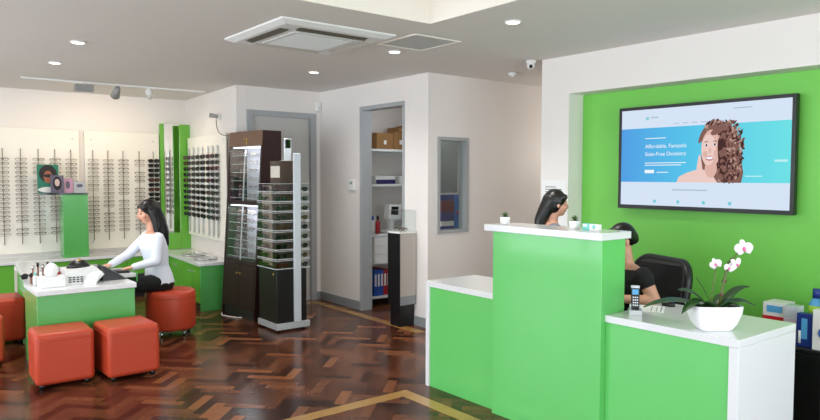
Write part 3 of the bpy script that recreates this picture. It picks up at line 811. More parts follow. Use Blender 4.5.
# white cable on the floor
mb = MB(); mb.tube([(3.15, 7.5, .006), (3.10, 7.38, .006), (3.12, 7.25, .006), (3.17, 7.14, .006), (3.22, 7.1, .006)], .006, PAPER)
one('power_cable', mb, 'short white cable on the floor before the dark display case', 'cable')

# ------------------------------------------------------------------ rotating sunglasses stand
rx0, rx1, ry0, ry1 = 3.19, 3.575, 6.20, 6.64
cx, cy = (rx0 + rx1) / 2, (ry0 + ry1) / 2
t = thing('sunglasses_stand', 'square dark floor stand with clear tiers of sunglasses and a silver post', 'display stand', (cx, cy, 0))
MB().box(rx0, rx1, ry0, ry1, .02, .085, mat('base_grey', (176, 178, 180), .35), .004).build('base', t)
for sx in (rx0 + .05, rx1 - .05):
    for sy in (ry0 + .05, ry1 - .05): MB().cyl((sx, sy, 0), (sx, sy, .025), .02, BLACK).build('foot', t)
MB().box(rx0 + .01, rx1 - .03, ry0 + .02, ry1 - .02, .086, .635, CHARCOAL, .003).build('lower_body', t)
MB().cyl((rx0 + .006, cy - .13, .59), (rx0 + .010, cy - .13, .59), .012, GOLD).build('lock', t)
MB().box(cx - .075, cx + .105, cy - .06, cy + .14, .636, 1.755, mat('core_brown', (70, 56, 46), .4), .003).build('core', t)
MB().box(cx - .10, cx - .076, cy - .08, cy + .08, 1.58, 1.70, mat('header_card', (214, 208, 196), .5)).build('header_card', t)
mb = MB(); mb.box(cx + .005, cx + .085, ry0 - .008, ry0 + .012, .086, 1.83, SILVER, .003); mb.build('post', t)
m_ = MB().box(cx + .01, cx + .09, cy - .02, cy - .005, 1.756, 1.99, SILVER, .003).build('top_mirror', t)
MB().box(cx + .018, cx + .082, cy - .0235, cy - .0205, 1.89, 1.98, MIRROR).build('mirror_glass', m_)
BACKB = mat('tier_back', (134, 116, 100), .5); EDGE = mat('frosted_edge', (206, 210, 212), .3)
MB().box(rx0 + .05, rx0 + .06, ry0 + .20, ry1 - .02, .66, 1.50, BACKB).build('side_back_board', t)
for k in range(9):
    z0 = .645 + k * .0985
    mb = MB(); mb.box(rx0, rx1 + .01, ry0 + .013, ry1, z0, z0 + .004, CLEAR)
    mb.box(rx0, rx0 + .003, ry0 + .013, ry1, z0, z0 + .085, CLEAR); mb.box(rx0, rx1 + .01, ry0 + .013, ry0 + .016, z0 + .001, z0 + .085, CLEAR); mb.box(rx1 + .007, rx1 + .01, ry0 + .013, ry1, z0, z0 + .085, CLEAR)
    for q_ in ((rx0 - .002, rx0 + .002, ry0 + .013, ry1), (rx0, rx1 + .01, ry0 + .010, ry0 + .0145), (rx1 + .007, rx1 + .0115, ry0 + .013, ry1)): mb.box(*q_, z0 - .001, z0 + .006, EDGE); mb.box(*q_, z0 + .083, z0 + .087, EDGE)
    mb.build('acrylic_tier', t)
    for j, (x, y, r, wh) in enumerate(((rx0 + .085, ry0 + .055, 0, 'left front'), (rx1 - .06, ry0 + .055, 0, 'right front'), (rx0 + .02, ry1 - .12, -PI / 2, 'left side'))):
        eyewear('sunglasses', SUNM[0 if (k * 3 + j) % 4 else 1], (x, y, z0 + .030), r,
                'sunglasses in the %s of tier %s up on the square floor stand' % (wh, ['one', 'two', 'three', 'four', 'five', 'six', 'seven', 'eight', 'nine'][k]), 'sunglasses', 'sunglasses on the square stand', 1.0)

# ------------------------------------------------------------------ storeroom contents
SYB = 7.085
def shelf(z, lab, x0=4.70, x1=6.0, d=.34):
    mb = MB(); mb.box(x0, x1, SYB - d, SYB, z - .028, z, WHITE); mb.box(x0, x1, SYB - .03, SYB, z - .06, z - .0285, WHITE)
    return one('wall_shelf', mb, lab, 'shelf', group='white storeroom shelves')
shelf(1.93, 'top white shelf in the storeroom carrying cardboard boxes')
shelf(1.50, 'white storeroom shelf carrying flat blue and white boxes')
shelf(.12, 'lowest white storeroom shelf carrying binders', 4.735, 5.965)
def carton(x0, x1, z, h, lab, m_=BROWNBOX, d=.24, lid=True, grp='cardboard boxes on the top shelf'):
    t = thing('cardboard_box', lab, 'box', ((x0 + x1) / 2, SYB - d, z), group=grp)
    MB().box(x0, x1, SYB - .05 - d, SYB - .05, z + .0005, z + h, m_, .004).build('carton', t)
    cxx = (x0 + x1) / 2
    MB().box(cxx - .02, cxx + .02, SYB - .052 - d, SYB - .0505 - d, z + h * .3, z + h * .55, TAPE).build('label_sticker', t)
carton(4.86, 5.12, 1.93, .20, 'brown cardboard box with white label at the left of the top shelf')
carton(5.125, 5.34, 1.93, .22, 'taller brown cardboard box in the middle of the top shelf')
carton(5.345, 5.50, 1.93, .20, 'white box at the right of the top storeroom shelf', PAPER)
carton(5.20, 5.33, 2.152, .06, 'small brown carton stacked on the middle box', BROWNBOX)
carton(5.345, 5.50, 2.132, .11, 'dark brown carton stacked on the white box', mat('dark_cardboard', (110, 70, 40), .75))
for x0, x1, m1, lab in ((4.84, 5.14, mat('purple_print', (52, 40, 96), .4), 'flat white box with dark purple front on the second shelf'), (5.25, 5.52, mat('blue_print', (50, 120, 190), .4), 'flat white box with blue front on the second shelf')):
    t = thing('flat_box', lab, 'box', ((x0 + x1) / 2, 6.8, 1.5), group='flat boxes on the second shelf')
    MB().box(x0, x1, SYB - .30, SYB - .04, 1.5005, 1.60, TAPE, .003).build('carton', t)
    MB().box(x0 + .003, x1 - .003, SYB - .303, SYB - .3005, 1.503, 1.555, m1).build('front_band', t)
# bench with drawers
t = thing('drawer_bench', 'white storeroom bench with three drawers', 'cabinet', (5.2, 6.8, 0))
mb = MB(); mb.box(4.70, 6.0, SYB - .40, SYB, .86, .89, WHITE_TOP, .003); mb.build('bench_top', t)
mb = MB(); mb.box(4.75, 5.36, SYB - .38, SYB - .01, .52, .859, WHITE); mb.box(4.70, 4.73, SYB - .38, SYB, 0, .859, WHITE); mb.box(5.97, 6.0, SYB - .38, SYB, 0, .859, WHITE); mb.build('body', t)
for k in range(3):
    dd = MB().box(4.755, 5.355, SYB - .395, SYB - .381, .53 + k * .11, .632 + k * .11, WHITE, .004).build('drawer', t)
    MB().box(4.98, 5.12, SYB - .405, SYB - .395, .575 + k * .11, .588 + k * .11, GREYL).build('handle', dd)
for k, (m1, lab) in enumerate(((BLUE, 'blue binder, leftmost on the lowest storeroom shelf'), (BLUE, 'blue binder, second from left on the lowest storeroom shelf'), (BLUE, 'blue binder, just left of the red binders'), (RED, 'red binder, first right of the blue binders'), (RED, 'red binder at the right end of the row'))):
    x = 4.80 + k * .048; t = thing('binder', lab, 'binder', (x, 6.85, .12), group='ring binders on the lowest shelf')
    MB().box(x, x + .045, SYB - .32, SYB - .04, .1205, .44, m1, .003).build('cover', t)
    MB().box(x + .010, x + .036, SYB - .3225, SYB - .3205, .24, .39, TAPE).build('spine_label', t)
t = thing('lens_machine', 'pale instrument with a small dark screen on the storeroom bench', 'instrument', (5.10, 6.82, .89))
mb = MB(); mb.box(5.03, 5.20, 6.75, 6.95, .8905, .93, WHITE, .005); mb.box(5.09, 5.15, 6.82, 6.88, .93, 1.08, WHITE, .005); mb.build('stand', t)
hd = MB().prism([(5.02, 6.77, 1.07), (5.21, 6.77, 1.05), (5.23, 6.77, 1.24), (5.04, 6.77, 1.25)], WHITE, (0, .10, 0)).build('instrument_head', t)
MB().prism([(5.06, 6.767, 1.12), (5.17, 6.767, 1.11), (5.18, 6.767, 1.215), (5.07, 6.767, 1.22)], BLACK, (0, .002, 0)).build('screen', hd)
for x, m1, lab in ((4.80, BLUE, 'blue-capped bottle at the left of the storeroom bench'), (4.88, RED, 'red-based bottle on the storeroom bench')):
    t = thing('spray_bottle', lab, 'bottle', (x, 6.9, .89))
    mb = MB(); mb.loft([((x, 6.8, .8905), .03, .03), ((x, 6.8, 1.02), .03, .03), ((x, 6.8, 1.06), .012, .012)], TAPE if m1 is BLUE else RED, seg=16); mb.build('bottle_body', t)
    MB().cyl((x, 6.8, 1.058), (x, 6.8, 1.11), .016, m1 if m1 is BLUE else BLACK).build('cap', t)
# things seen through the small window
t = thing('roller_blind', 'grey fabric blind hanging behind the small window', 'blind', (5.6, 6.55, 1.4))
MB().box(5.25, 5.84, 6.40, 6.404, 1.39, 2.4, WOODDOORSHADE).build('fabric', t)
MB().cyl((5.25, 6.402, 2.42), (5.84, 6.402, 2.42), .03, WHITE).build('roller_tube', t)
mb = MB(); mb.box(5.30, 6.05, 6.15, 6.39, .90, .93, WHITE); mb.box(5.33, 5.36, 6.18, 6.38, 0, .90, WHITE); mb.box(5.99, 6.02, 6.18, 6.38, 0, .90, WHITE)
one('side_bench', mb, 'white bench holding blue boxes behind the small window', 'bench')
BB = mat('bright_blue', (30, 110, 190), .45)
for k, (x0, x1, z0, z1, m1, lab) in enumerate(((5.40, 5.605, .9305, .99, NAVY, 'navy box at the bottom of the stack behind the window'), (5.40, 5.605, .991, 1.05, PAPER, 'white flat box between two navy boxes behind the window'), (5.40, 5.605, 1.051, 1.16, NAVY, 'dark navy box between white and maroon boxes behind the window'), (5.40, 5.605, 1.161, 1.30, mat('maroon_print', (110, 38, 52), .5), 'maroon box in the stack behind the small window'), (5.40, 5.605, 1.301, 1.37, NAVY, 'topmost navy box of the stack behind the window'), (5.61, 5.79, .9305, 1.37, BB, 'tall bright blue box behind the small window'))):
    mb = MB(); mb.box(x0, x1, 6.20, 6.38, z0, z1, m1, .003)
    if k == 5: mb.cyl((5.66, 6.198, 1.15), (5.66, 6.20, 1.15), .02, RED)
    one('storage_box', mb, lab, 'box', group='boxes behind the small window')

# pedestal beside the doorway
t = thing('display_pedestal', 'dark and beige pedestal with clear box at the storeroom doorway', 'pedestal', (4.42, 5.71, 0))
PX0, PX1, PY0, PY1 = 4.305, 4.525, 5.61, 5.815
MB().box(PX0 + .03, PX1, PY0 + .03, PY1 - .01, 0, .235, CHARCOAL).build('plinth', t)
MB().box(PX0 + .012, PX1, PY0 + .012, PY1, .236, .995, CHARCOAL).build('body', t)
MB().box(PX0, PX0 + .011, PY0, PY1, .236, .995, CHARCOAL).build('side_board', t)
fb = MB().box(PX0 + .012, PX1, PY0, PY0 + .011, .33, .995, BEIGE).build('front_board', t)
MB().box(PX0 + .012, PX1, PY0 - .002, PY0 + .011, .236, .329, GREYBASE).build('kick_strip', t)
MB().box(PX0, PX1, PY0, PY1, .996, 1.012, WHITE).build('top_board', t)
mb = MB()
for a in ((PX0, PX1, PY0, PY0 + .004), (PX0, PX1, PY1 - .004, PY1), (PX0, PX0 + .004, PY0 + .004, PY1 - .004), (PX1 - .004, PX1, PY0 + .004, PY1 - .004)): mb.box(*a, 1.012, 1.235, CLEAR)
mb.box(PX0, PX1, PY0, PY1, 1.235, 1.239, CLEAR); mb.build('clear_box', t)
for k, (x, y, r) in enumerate(((4.40, 5.67, .2), (4.42, 5.76, -.3))):
    eyewear('eyeglasses', OPTM[0], (x, y, 1.032), r, ('spectacle frame at the front of the clear box on the pedestal', 'spectacle frame at the back of the clear box on the pedestal')[k], 'eyeglasses', None)

# ------------------------------------------------------------------ reception counter
CX = 3.28
t = thing('reception_counter', 'long green and white reception counter with a raised middle', 'counter', (3.5, 2.75, 0))
LT = .805
# left low part
MB().box(CX, 3.80, 3.201, 3.945, LT - .04, LT, WHITE_TOP, .002).build('left_top', t)
MB().box(CX, 3.80, 3.905, 3.945, 0, LT - .041, WHITE_TOP, .002).build('left_end_panel', t)
MB().box(CX + .012, CX + .035, 3.20, 3.904, 0, LT - .041, LAM, .001).build('left_front_panel', t)
# raised middle
MB().box(CX - .035, CX + .19, 2.335, 3.20, 0, 1.236, LAM, .002).build('raised_panel', t)
MB().box(CX - .075, CX + .215, 2.312, 3.245, 1.237, 1.279, WHITE_TOP, .003).build('raised_top', t)
# right low part
MB().box(CX, 3.92, 1.562, 2.334, LT - .04, LT, WHITE_TOP, .002).build('right_top', t)
MB().box(CX, 3.92, 1.562, 1.612, 0, LT - .041, WHITE_TOP, .002).build('right_end_panel', t)
MB().box(CX + .010, CX + .035, 1.613, 2.334, 0, LT - .041, LAM, .001).build('right_front_panel', t)
MB().box(CX + .191, 3.72, 2.345, 3.19, .70, .73, WHITE_TOP, .002).build('inner_worktop', t)

# little pots with succulents
def mini_pot(x, y, z, label):
    t = thing('succulent_pot', label, 'plant pot', (x, y, z), group='succulents on the raised counter')
    mb = MB(); mb.loft([((x, y, z), .022, .022), ((x, y, z + .05), .027, .027)], POT, seg=28, power=6)
    mb.build('pot', t)
    MB().box(x - .02, x + .02, y - .02, y + .02, z + .0505, z + .053, SOIL).build('soil', t)
    mb = MB()
    for k in range(12):
        a = k * 2.4; r = .006 + .0016 * k; p0 = Vector((x, y, z + .052)); p1 = p0 + Vector((r * 1.2 * math.cos(a), r * 1.2 * math.sin(a), .034 - .0015 * k))
        mb.cyl(p0, p1, .0055, LEAF if k % 3 else STEM, .0012, seg=6)
    mb.build('succulent', t)
mini_pot(3.30, 3.145, 1.2795, 'white square pot with a succulent at the left end of the raised counter')
mini_pot(3.36, 2.62, 1.2795, 'white square pot with a succulent by the card boxes on the counter')
mb = MB(); mb.box(-.035, .035, -.014, .014, 0, .038, MINT, .002); mb.box(-.033, .0, -.0145, -.0141, .02, .034, TAPE)
one('card_box', mb, 'mint and white small box on the raised counter', 'box', (3.37, 2.525, 1.2795), -PI / 2)
mb = MB(); mb.box(-.035, .035, -.014, .014, 0, .04, TAPE, .002); mb.ball((.0, -.0142, .024), .012, MINT, (1, .05, 1))
one('card_box', mb, 'white small box with a mint mark at the right on the raised counter', 'box', (3.33, 2.445, 1.2795), -PI / 2 - .1)

# phone handset in cradle
px_, py_ = 3.43, 2.235
t = thing('cordless_phone', 'silver and black cordless phone standing in its cradle on the counter', 'phone', (px_, py_, LT), -.9)
mb = MB(); mb.prism([(-.035, -.04, .0005), (.035, -.04, .0005), (.035, .045, .0005), (-.035, .045, .0005)], ALU, (0, 0, .03)); mb.box(-.03, .03, .0, .03, .03, .06, ALU, .004); mb.build('cradle', t, world=False)
mb = MB(); mb.box(-.023, .023, -.012, .014, .031, .165, BLACK, .007, 3); R = Matrix.Rotation(-.12, 4, 'X'); mb.xform(R); hs = mb.build('handset', t, world=False)
mb = MB(); mb.box(-.017, .017, -.014, -.0125, .115, .145, SKYBLUE); mb.xform(R); mb.build('screen', hs, world=False)
mb = MB()
for r in range(4):
    for k in range(3): mb.box(-.015 + k * .011, -.007 + k * .011, -.0145, -.0125, .05 + r * .015, .058 + r * .015, ALU)
mb.xform(R); mb.build('keys', hs, world=False)
mb = MB(); mb.box(-.024, .024, -.013, .015, .150, .168, ALU, .004); mb.xform(R); mb.build('earpiece', hs, world=False)
mb = MB(); mb.box(-.10, .10, -.07, .07, 0, .002, PAPER); mb.box(-.09, .09, -.055, -.05, .002, .0022, INK); mb.box(-.09, .05, -.03, -.026, .002, .0022, INK); mb.box(-.09, .07, 0, .004, .002, .0022, INK)
one('paper_sheet', mb, 'sheet of white paper behind the cordless phone', 'paper', (3.66, 2.27, LT + .0006), .5)
t = thing('computer_mouse', 'small black and blue mouse beside the elbow of the woman in black', 'mouse', (3.82, 2.26, LT))
mb = MB(); mb.loft([((3.82, 2.26, LT + .0005), .028, .045), ((3.82, 2.26, LT + .018), .026, .042), ((3.82, 2.26, LT + .03), .014, .024)], BLACK, seg=18); mb.build('shell', t)
MB().cyl((3.816, 2.235, LT + .027), (3.824, 2.235, LT + .027), .008, BLUE).build('wheel', t)

# orchid in a white bowl
ox, oy = 3.425, 1.768
t = thing('orchid_plant', 'white orchid with long dark leaves in a square white bowl', 'potted plant', (ox, oy, LT), math.radians(-38))
mb = MB()
def sq(z, h): return ((0, 0, z), h * 1.05, h * .72)
mb.loft([sq(.0005, .074), sq(.006, .080), sq(.04, .102), sq(.09, .119), sq(.128, .124), sq(.131, .124), sq(.131, .116), sq(.10, .112)], POT, seg=40, power=5); mb.build('bowl', t, world=False)
mb = MB(); mb.loft([sq(.098, .11), sq(.116, .1125), sq(.120, .09)], SOIL, seg=32, power=5)
for k in range(26): mb.ball((random.uniform(-.1, .1), random.uniform(-.06, .06), .119), .012, SOIL, (1, .7, .5), u=6, v=4)
mb.build('bark', t, world=False)
def leaf(base, tip, w, rise, nm='leaf'):
    base = Vector(base); tip = Vector(tip); mb = MB(); n = 10; d = tip - base; side = d.cross(Vector((0, 0, 1))); side.normalize()
    L = []
    for k in range(n + 1):
        u = k / n; c = base.lerp(tip, u) + Vector((0, 0, rise * math.sin(PI * u))); ww = w * (math.sin(PI * min(1, .12 + u * .88)) ** .6) if u < 1 else .001
        L.append([c - side * ww + Vector((0, 0, .25 * ww)), c - Vector((0, 0, .003)), c + side * ww + Vector((0, 0, .25 * ww))])
    bm = mb.bm; i = mb._mi(LEAF); V = [[bm.verts.new(p) for p in r] + [bm.verts.new(p + Vector((0, 0, -.003))) for p in r] for r in L]
    for A, B in zip(V, V[1:]):
        for a, b in ((0, 1), (1, 2), (2, 5), (5, 4), (4, 3), (3, 0)):
            f = bm.faces.new((A[a], A[b], B[b], B[a])); f.material_index = i; f.smooth = True
    bm.faces.new((V[0][0], V[0][3], V[0][4], V[0][5])[:4]) if False else None
    bmesh.ops.recalc_face_normals(bm, faces=bm.faces[:])
    mb.build(nm, t, world=False)
leaf((-.03, 0, .11), (-.36, .02, .115), .046, .035)
leaf((-.02, .01, .11), (-.17, .05, .20), .034, .03)
leaf((0, .01, .11), (-.08, .04, .27), .013, .01)
leaf((.0, -.02, .11), (-.20, -.08, .10), .042, .05)
leaf((.03, 0, .11), (.20, .03, .22), .036, .03)
leaf((.03, -.01, .11), (.19, -.05, .135), .040, .03)
leaf((.01, -.03, .11), (.11, -.07, .12), .038, .04)
leaf((.02, .03, .11), (.12, .08, .13), .036, .04)
mb = MB(); s1 = [(.03, .01, .10), (.045, .01, .2), (.06, .0, .30), (.09, 0, .365), (.125, 0, .405), (.142, -.005, .425)]
mb.tube(s1, [.008, .008, .0075, .005, .004, .003], STEM, 8); mb.build('flower_stem', t, world=False)
mb = MB()
for z_ in (.18, .25): mb.cyl((.042 + (z_ - .18) * .18, .01, z_ - .007), (.044 + (z_ - .18) * .18, .008, z_ + .007), .012, STEMB)
mb.build('stem_clip', t, world=False)
mb = MB(); mb.tube([(-.02, .0, .10), (-.012, .0, .18), (0, 0, .26), (.004, -.005, .32)], .0035, STEM, 6); mb.build('flower_stem', t, world=False)
def flower(c, s, face, rollz):
    c = Vector(c); q = Vector(face).to_track_quat('Z', 'Y'); M0 = Matrix.Translation(c) @ q.to_matrix().to_4x4() @ Matrix.Rotation(rollz, 4, 'Z')
    mb = MB()
    for k, (a, l, w) in enumerate(((0, .036, .030), (PI, .036, .030), (PI / 2, .036, .018), (PI * 1.25, .034, .017), (PI * 1.75, .034, .017))):
        M1 = M0 @ Matrix.Rotation(a, 4, 'Z') @ Matrix.Translation((l * s * .62, 0, .004 * (k < 2))) @ Matrix.Rotation(.25, 4, 'Y')
        g = bmesh.ops.create_uvsphere(mb.bm, u_segments=12, v_segments=6, radius=1)
        bmesh.ops.transform(mb.bm, matrix=M1 @ Matrix.Diagonal((l * s * .62, w * s * .8, .0028, 1)), verts=g['verts']); mb._set(g['verts'], PETAL, True)
    f = mb.build('flower', t, world=False)
    mb = MB(); mb.ball(M0 @ Vector((0, -.006 * s, .007)), .010 * s, PINK, (1, 1, 1), u=10, v=6); mb.ball(M0 @ Vector((0, -.016 * s, .010)), .007 * s, PINK, u=10, v=6); mb.build('flower_lip', f, world=False)
flower((.142, -.012, .428), 1.05, (-.3, -1, .25), .2)
flower((.098, -.02, .345), .85, (.3, -1, -.2), .9)
flower((.068, -.015, .325), .62, (-.2, -1, 0), -.4)
flower((-.002, -.012, .345), .72, (-.7, -1, .2), .5)
mb = MB()
for p in ((.085, 0, .365), (.075, .005, .35)): mb.ball(p, .008, STEM, (1, 1, 1.4), u=8, v=6)
mb.build('bud', t, world=False)

# ------------------------------------------------------------------ television (local: x right on screen, y into wall, z up)
t = thing('television', 'large wall-mounted screen showing a dental web page on the green wall', 'television', (4.985, 2.73, 1.754), -PI / 2)
TW, TH = .704, .420
mb = MB(); mb.box(-TW, TW, .002, .055, -TH, TH, BLACK, .004); mb.box(-.35, .35, .055, .094, -.22, .22, BLACK); mb.build('housing', t, world=False)
BZ = .026
mb = MB()
for a in ((-TW, TW, -.002, .0019, TH - BZ, TH), (-TW, TW, -.002, .0019, -TH, -TH + BZ + .006), (-TW, -TW + BZ, -.002, .0019, -TH + BZ + .006, TH - BZ), (TW - BZ, TW, -.002, .0019, -TH + BZ + .006, TH - BZ)): mb.box(*a, mat('gloss_bezel', (10, 10, 11), .4))
mb.build('bezel', t, world=False)
sw, st, sb = TW - BZ, TH - BZ, -TH + BZ + .006
E = 1.0
SWHITE = emit_mat('screen_pale', (214, 228, 246), E)
scr = MB().box(-sw, sw, .0005, .0018, sb, st, SWHITE).build('screen', t, world=False)
def U(u): return -sw + 2 * sw * u
def V(v): return st - (st - sb) * v
def grad_mat():
    m = bpy.data.materials.new('screen_banner'); m.use_nodes = True; nt = m.node_tree; nt.nodes.clear()
    out = nt.nodes.new('ShaderNodeOutputMaterial'); e = nt.nodes.new('ShaderNodeEmission'); e.inputs[1].default_value = E
    tc = nt.nodes.new('ShaderNodeTexCoord'); sp = nt.nodes.new('ShaderNodeSeparateXYZ'); nt.links.new(tc.outputs['Object'], sp.inputs[0])
    mr = nt.nodes.new('ShaderNodeMapRange'); mr.inputs['From Min'].default_value = -sw; mr.inputs['From Max'].default_value = sw
    nt.links.new(sp.outputs['X'], mr.inputs['Value'])
    cr = nt.nodes.new('ShaderNodeValToRGB'); cr.color_ramp.elements[0].color = lin((84, 160, 228)); cr.color_ramp.elements[1].color = lin((112, 226, 230))
    x = cr.color_ramp.elements.new(.45); x.color = lin((88, 196, 234))
    nt.links.new(mr.outputs['Result'], cr.inputs[0]); nt.links.new(cr.outputs['Color'], e.inputs[0]); nt.links.new(e.outputs[0], out.inputs[0])
    return m
bm_ = grad_mat()
MB().box(-sw, sw, -.0005, .0004, V(.757), V(.195), bm_).build('banner', scr, world=False)
MW = emit_mat('screen_white', (240, 246, 252), E); MG = emit_mat('screen_grey', (176, 190, 208), E); MTEAL = emit_mat('screen_teal', (120, 205, 215), E); MTEAL2 = emit_mat('screen_pale_teal', (190, 240, 242), E)
RX = Matrix.Rotation(PI / 2, 4, 'X')
def txt(mb, s, u, v, size, m_, al='LEFT'): mb.text(s, size, Matrix.Translation((U(u), -.0012, V(v))) @ RX, m_, .0004, al)
for line, v in (('Affordable, Fantastic', .405), ('Stain-Free Dentistry', .485)):
    mb = MB(); txt(mb, line, .165, v, .044, MW); mb.build('headline_lettering', scr, world=False)
for u0, u1, v in ((.165, .30, .30), (.165, .43, .555), (.165, .40, .578), (.245, .32, .652)): MB().box(U(u0), U(u1), -.0012, -.0008, V(v + .008), V(v), MW).build('text_line', scr, world=False)
MB().box(U(.165), U(.228), -.0012, -.0008, V(.665), V(.63), MW).build('web_button', scr, world=False)
MB().box(U(.92), U(.985), -.0012, -.0008, V(.565), V(.545), MTEAL2).build('text_line', scr, world=False); MB().box(U(.77), U(.86), -.0012, -.0008, V(.70), V(.69), MTEAL2).build('text_line', scr, world=False)
mb = MB()
for k in range(6):
    a = PI * k / 3; mb.ball((U(.177) + .010 * math.cos(a), -.0006, V(.095) + .010 * math.sin(a)), .006, MTEAL, (1, .06, 1), u=10, v=6)
mb.build('logo_mark', scr, world=False)
def bar(u0, u1, v0, v1): MB().box(U(u0), U(u1), -.0009, -.0004, V(v0), V(v1), MG).build('text_line', scr, world=False)
bar(.20, .25, .095, .082)
for k in range(6): bar(.35 + k * .055, .385 + k * .055, .168, .160)
bar(.70, .80, .06, .05); bar(.345, .56, .84, .828)
for u in (.235, .385, .54, .69):
    MB().ball((U(u), -.0006, V(.955)), .014, MTEAL, (1, .04, 1), u=12, v=6).build('page_icon', scr, world=False)
# the pictured woman (flat picture on the screen): hair, face, features, hand
HC = [emit_mat('screen_hair_dark', (74, 48, 46), E), emit_mat('screen_hair_mid', (132, 96, 88), E), emit_mat('screen_hair_light', (184, 150, 138), E)]
FS = emit_mat('screen_skin', (222, 180, 168), E); FS2 = emit_mat('screen_skin_light', (236, 204, 196), E); FD = emit_mat('screen_dark', (84, 70, 84), E); FL = emit_mat('screen_lips', (206, 126, 126), E)
mb = MB(); lay = [-.0010]
def ell(u, v, ru, rv, m_, rot=0, n=22):
    u += .022
    lay[0] -= .00002; P = []
    for k in range(n):
        a = 2 * PI * k / n; x = ru * math.cos(a) * 2 * sw; z = rv * math.sin(a) * (st - sb)
        P.append((U(u) + x * math.cos(rot) - z * math.sin(rot), lay[0], V(v) + x * math.sin(rot) + z * math.cos(rot)))
    mb.prism(P, m_, (0, .00001, 0))
def poly(uv, m_):
    lay[0] -= .00002; mb.prism([(U(u + .022), lay[0], V(v)) for u, v in uv], m_, (0, .00001, 0))
poly([(.50, .757), (.50, .30), (.52, .22), (.58, .155), (.66, .19), (.705, .32), (.722, .52), (.738, .66), (.728, .757)], HC[1])
rs = random.Random(3)
for k in range(420):
    u = rs.uniform(.585, .74); v = rs.uniform(.17, .75)
    if (u - .655) ** 2 / .0075 + (v - .47) ** 2 / .095 > 1: continue
    ell(u, v, rs.uniform(.004, .007), rs.uniform(.012, .028), HC[rs.choice((0, 0, 1, 1, 2))], rs.uniform(-.9, .9) + .3 * math.sin(v * 30), 12)
for k in range(70):
    a = rs.uniform(0, PI); ell(.575 + rs.uniform(.05, .07) * math.cos(a), .30 - rs.uniform(.10, .145) * math.sin(a), .005, .022, HC[rs.choice((1, 1, 2, 0))], a * .8 + rs.uniform(-.3, .3) + 1.2, 12)
poly([(.355, .757), (.37, .70), (.42, .66), (.50, .62), (.56, .66), (.60, .757)], FS2)
ell(.560, .62, .035, .09, FS)
ell(.558, .43, .056, .185, FS); ell(.545, .44, .042, .15, FS2)
ell(.532, .395, .011, .012, MW); ell(.580, .39, .011, .012, MW); ell(.532, .395, .006, .012, FD); ell(.580, .39, .006, .012, FD)
ell(.530, .362, .014, .004, HC[1], .1); ell(.582, .359, .014, .004, HC[1], -.1); ell(.553, .45, .007, .03, FS); ell(.525, .48, .014, .03, FS); ell(.585, .475, .012, .03, FS)
ell(.552, .522, .024, .024, FL); ell(.552, .519, .020, .013, MW)
poly([(.475, .757), (.478, .60), (.487, .50), (.497, .48), (.506, .56), (.515, .66), (.52, .757)], FS2)
ell(.617, .52, .016, .19, HC[0], .12); ell(.505, .30, .012, .08, HC[1], -.4); ell(.60, .25, .05, .035, HC[1], .5)
for k in range(16): ell(.622 + rs.uniform(-.01, .015), .30 + k * .028, .012, .022, HC[rs.choice((0, 1, 1))], rs.uniform(0, 3))
mb.build('banner_portrait', scr, world=False)

# notice on the pier
t = thing('wall_notice', 'white notice with small print on the pier behind the woman in grey', 'notice', (XF - .001, 4.04, 1.4))
MB().box(XF - .005, XF - .001, 3.90, 4.185, 1.13, 1.565, PAPER).build('sheet', t)
mb = MB()
for k, (a, b) in enumerate(((4.14, 4.02), (4.14, 3.95), (4.14, 4.06), (4.14, 3.99))): mb.box(XF - .0062, XF - .0052, b, a, 1.50 - k * .022, 1.507 - k * .022, INK)
mb.build('print_lines', t)

# ------------------------------------------------------------------ black cabinet with dental packs
t = thing('low_black_cabinet', 'low black cabinet against the green wall behind the counter end', 'cabinet', (4.8, 1.4, 0))
MB().box(4.56, 5.07, .75, 2.10, .04, .50, BLACK, .004).build('body', t)
MB().box(4.55, 5.075, .74, 2.11, .501, .525, BLACKLEATHER, .004).build('top', t)
for y0, y1 in ((.76, 1.205), (1.21, 1.655), (1.66, 2.095)):
    dd = MB().box(4.545, 4.559, y0, y1, .05, .49, BLACK, .002).build('door', t); MB().box(4.53, 4.544, y1 - .05, y1 - .035, .24, .34, ALU).build('handle', dd)
MB().box(4.60, 5.06, .78, 2.07, 0, .039, BLACK).build('plinth', t)
PRINTRED = mat('red_print', (200, 30, 40), .4)
zb = .5255
t = thing('toothpaste_carton', 'white carton with a red band at the left end of the black cabinet', 'box', (4.80, 2.0, zb), group='dental packs on the black cabinet')
MB().box(4.70, 4.86, 1.945, 2.085, zb, zb + .235, TAPE, .002).build('carton', t)
MB().box(4.698, 4.862, 1.943, 2.087, zb + .085, zb + .145, PRINTRED).build('band', t)
MB().box(4.6985, 4.70, 1.96, 2.06, zb + .17, zb + .215, SKYBLUE).build('print_panel', t)
t = thing('blister_pack', 'clear topped pack beside the red banded carton', 'package', (4.72, 1.84, zb), group='dental packs on the black cabinet')
MB().box(4.66, 4.76, 1.845, 1.935, zb, zb + .15, mat('pale_pink_print', (206, 190, 200), .4), .002).build('card', t)
MB().box(4.665, 4.755, 1.85, 1.93, zb + .151, zb + .235, mat('clear_blister', (200, 208, 214), .1)).build('blister', t)
t = thing('toothbrush_pack', 'navy blue toothbrush pack in the middle of the black cabinet', 'package', (4.66, 1.77, zb), group='dental packs on the black cabinet')
MB().box(4.60, 4.655, 1.735, 1.83, zb, zb + .21, NAVY, .002).build('carton', t)
mb = MB(); mb.box(4.597, 4.5995, 1.765, 1.80, zb + .05, zb + .18, SKYBLUE); mb.cyl((4.5985, 1.81, zb + .02), (4.5985, 1.81, zb + .10), .008, TAPE); mb.build('print_panel', t)
t = thing('mouthwash_bottle', 'blue bottle with lime label standing behind the navy pack', 'bottle', (4.80, 1.80, zb), group='dental packs on the black cabinet')
x, y = 4.82, 1.80
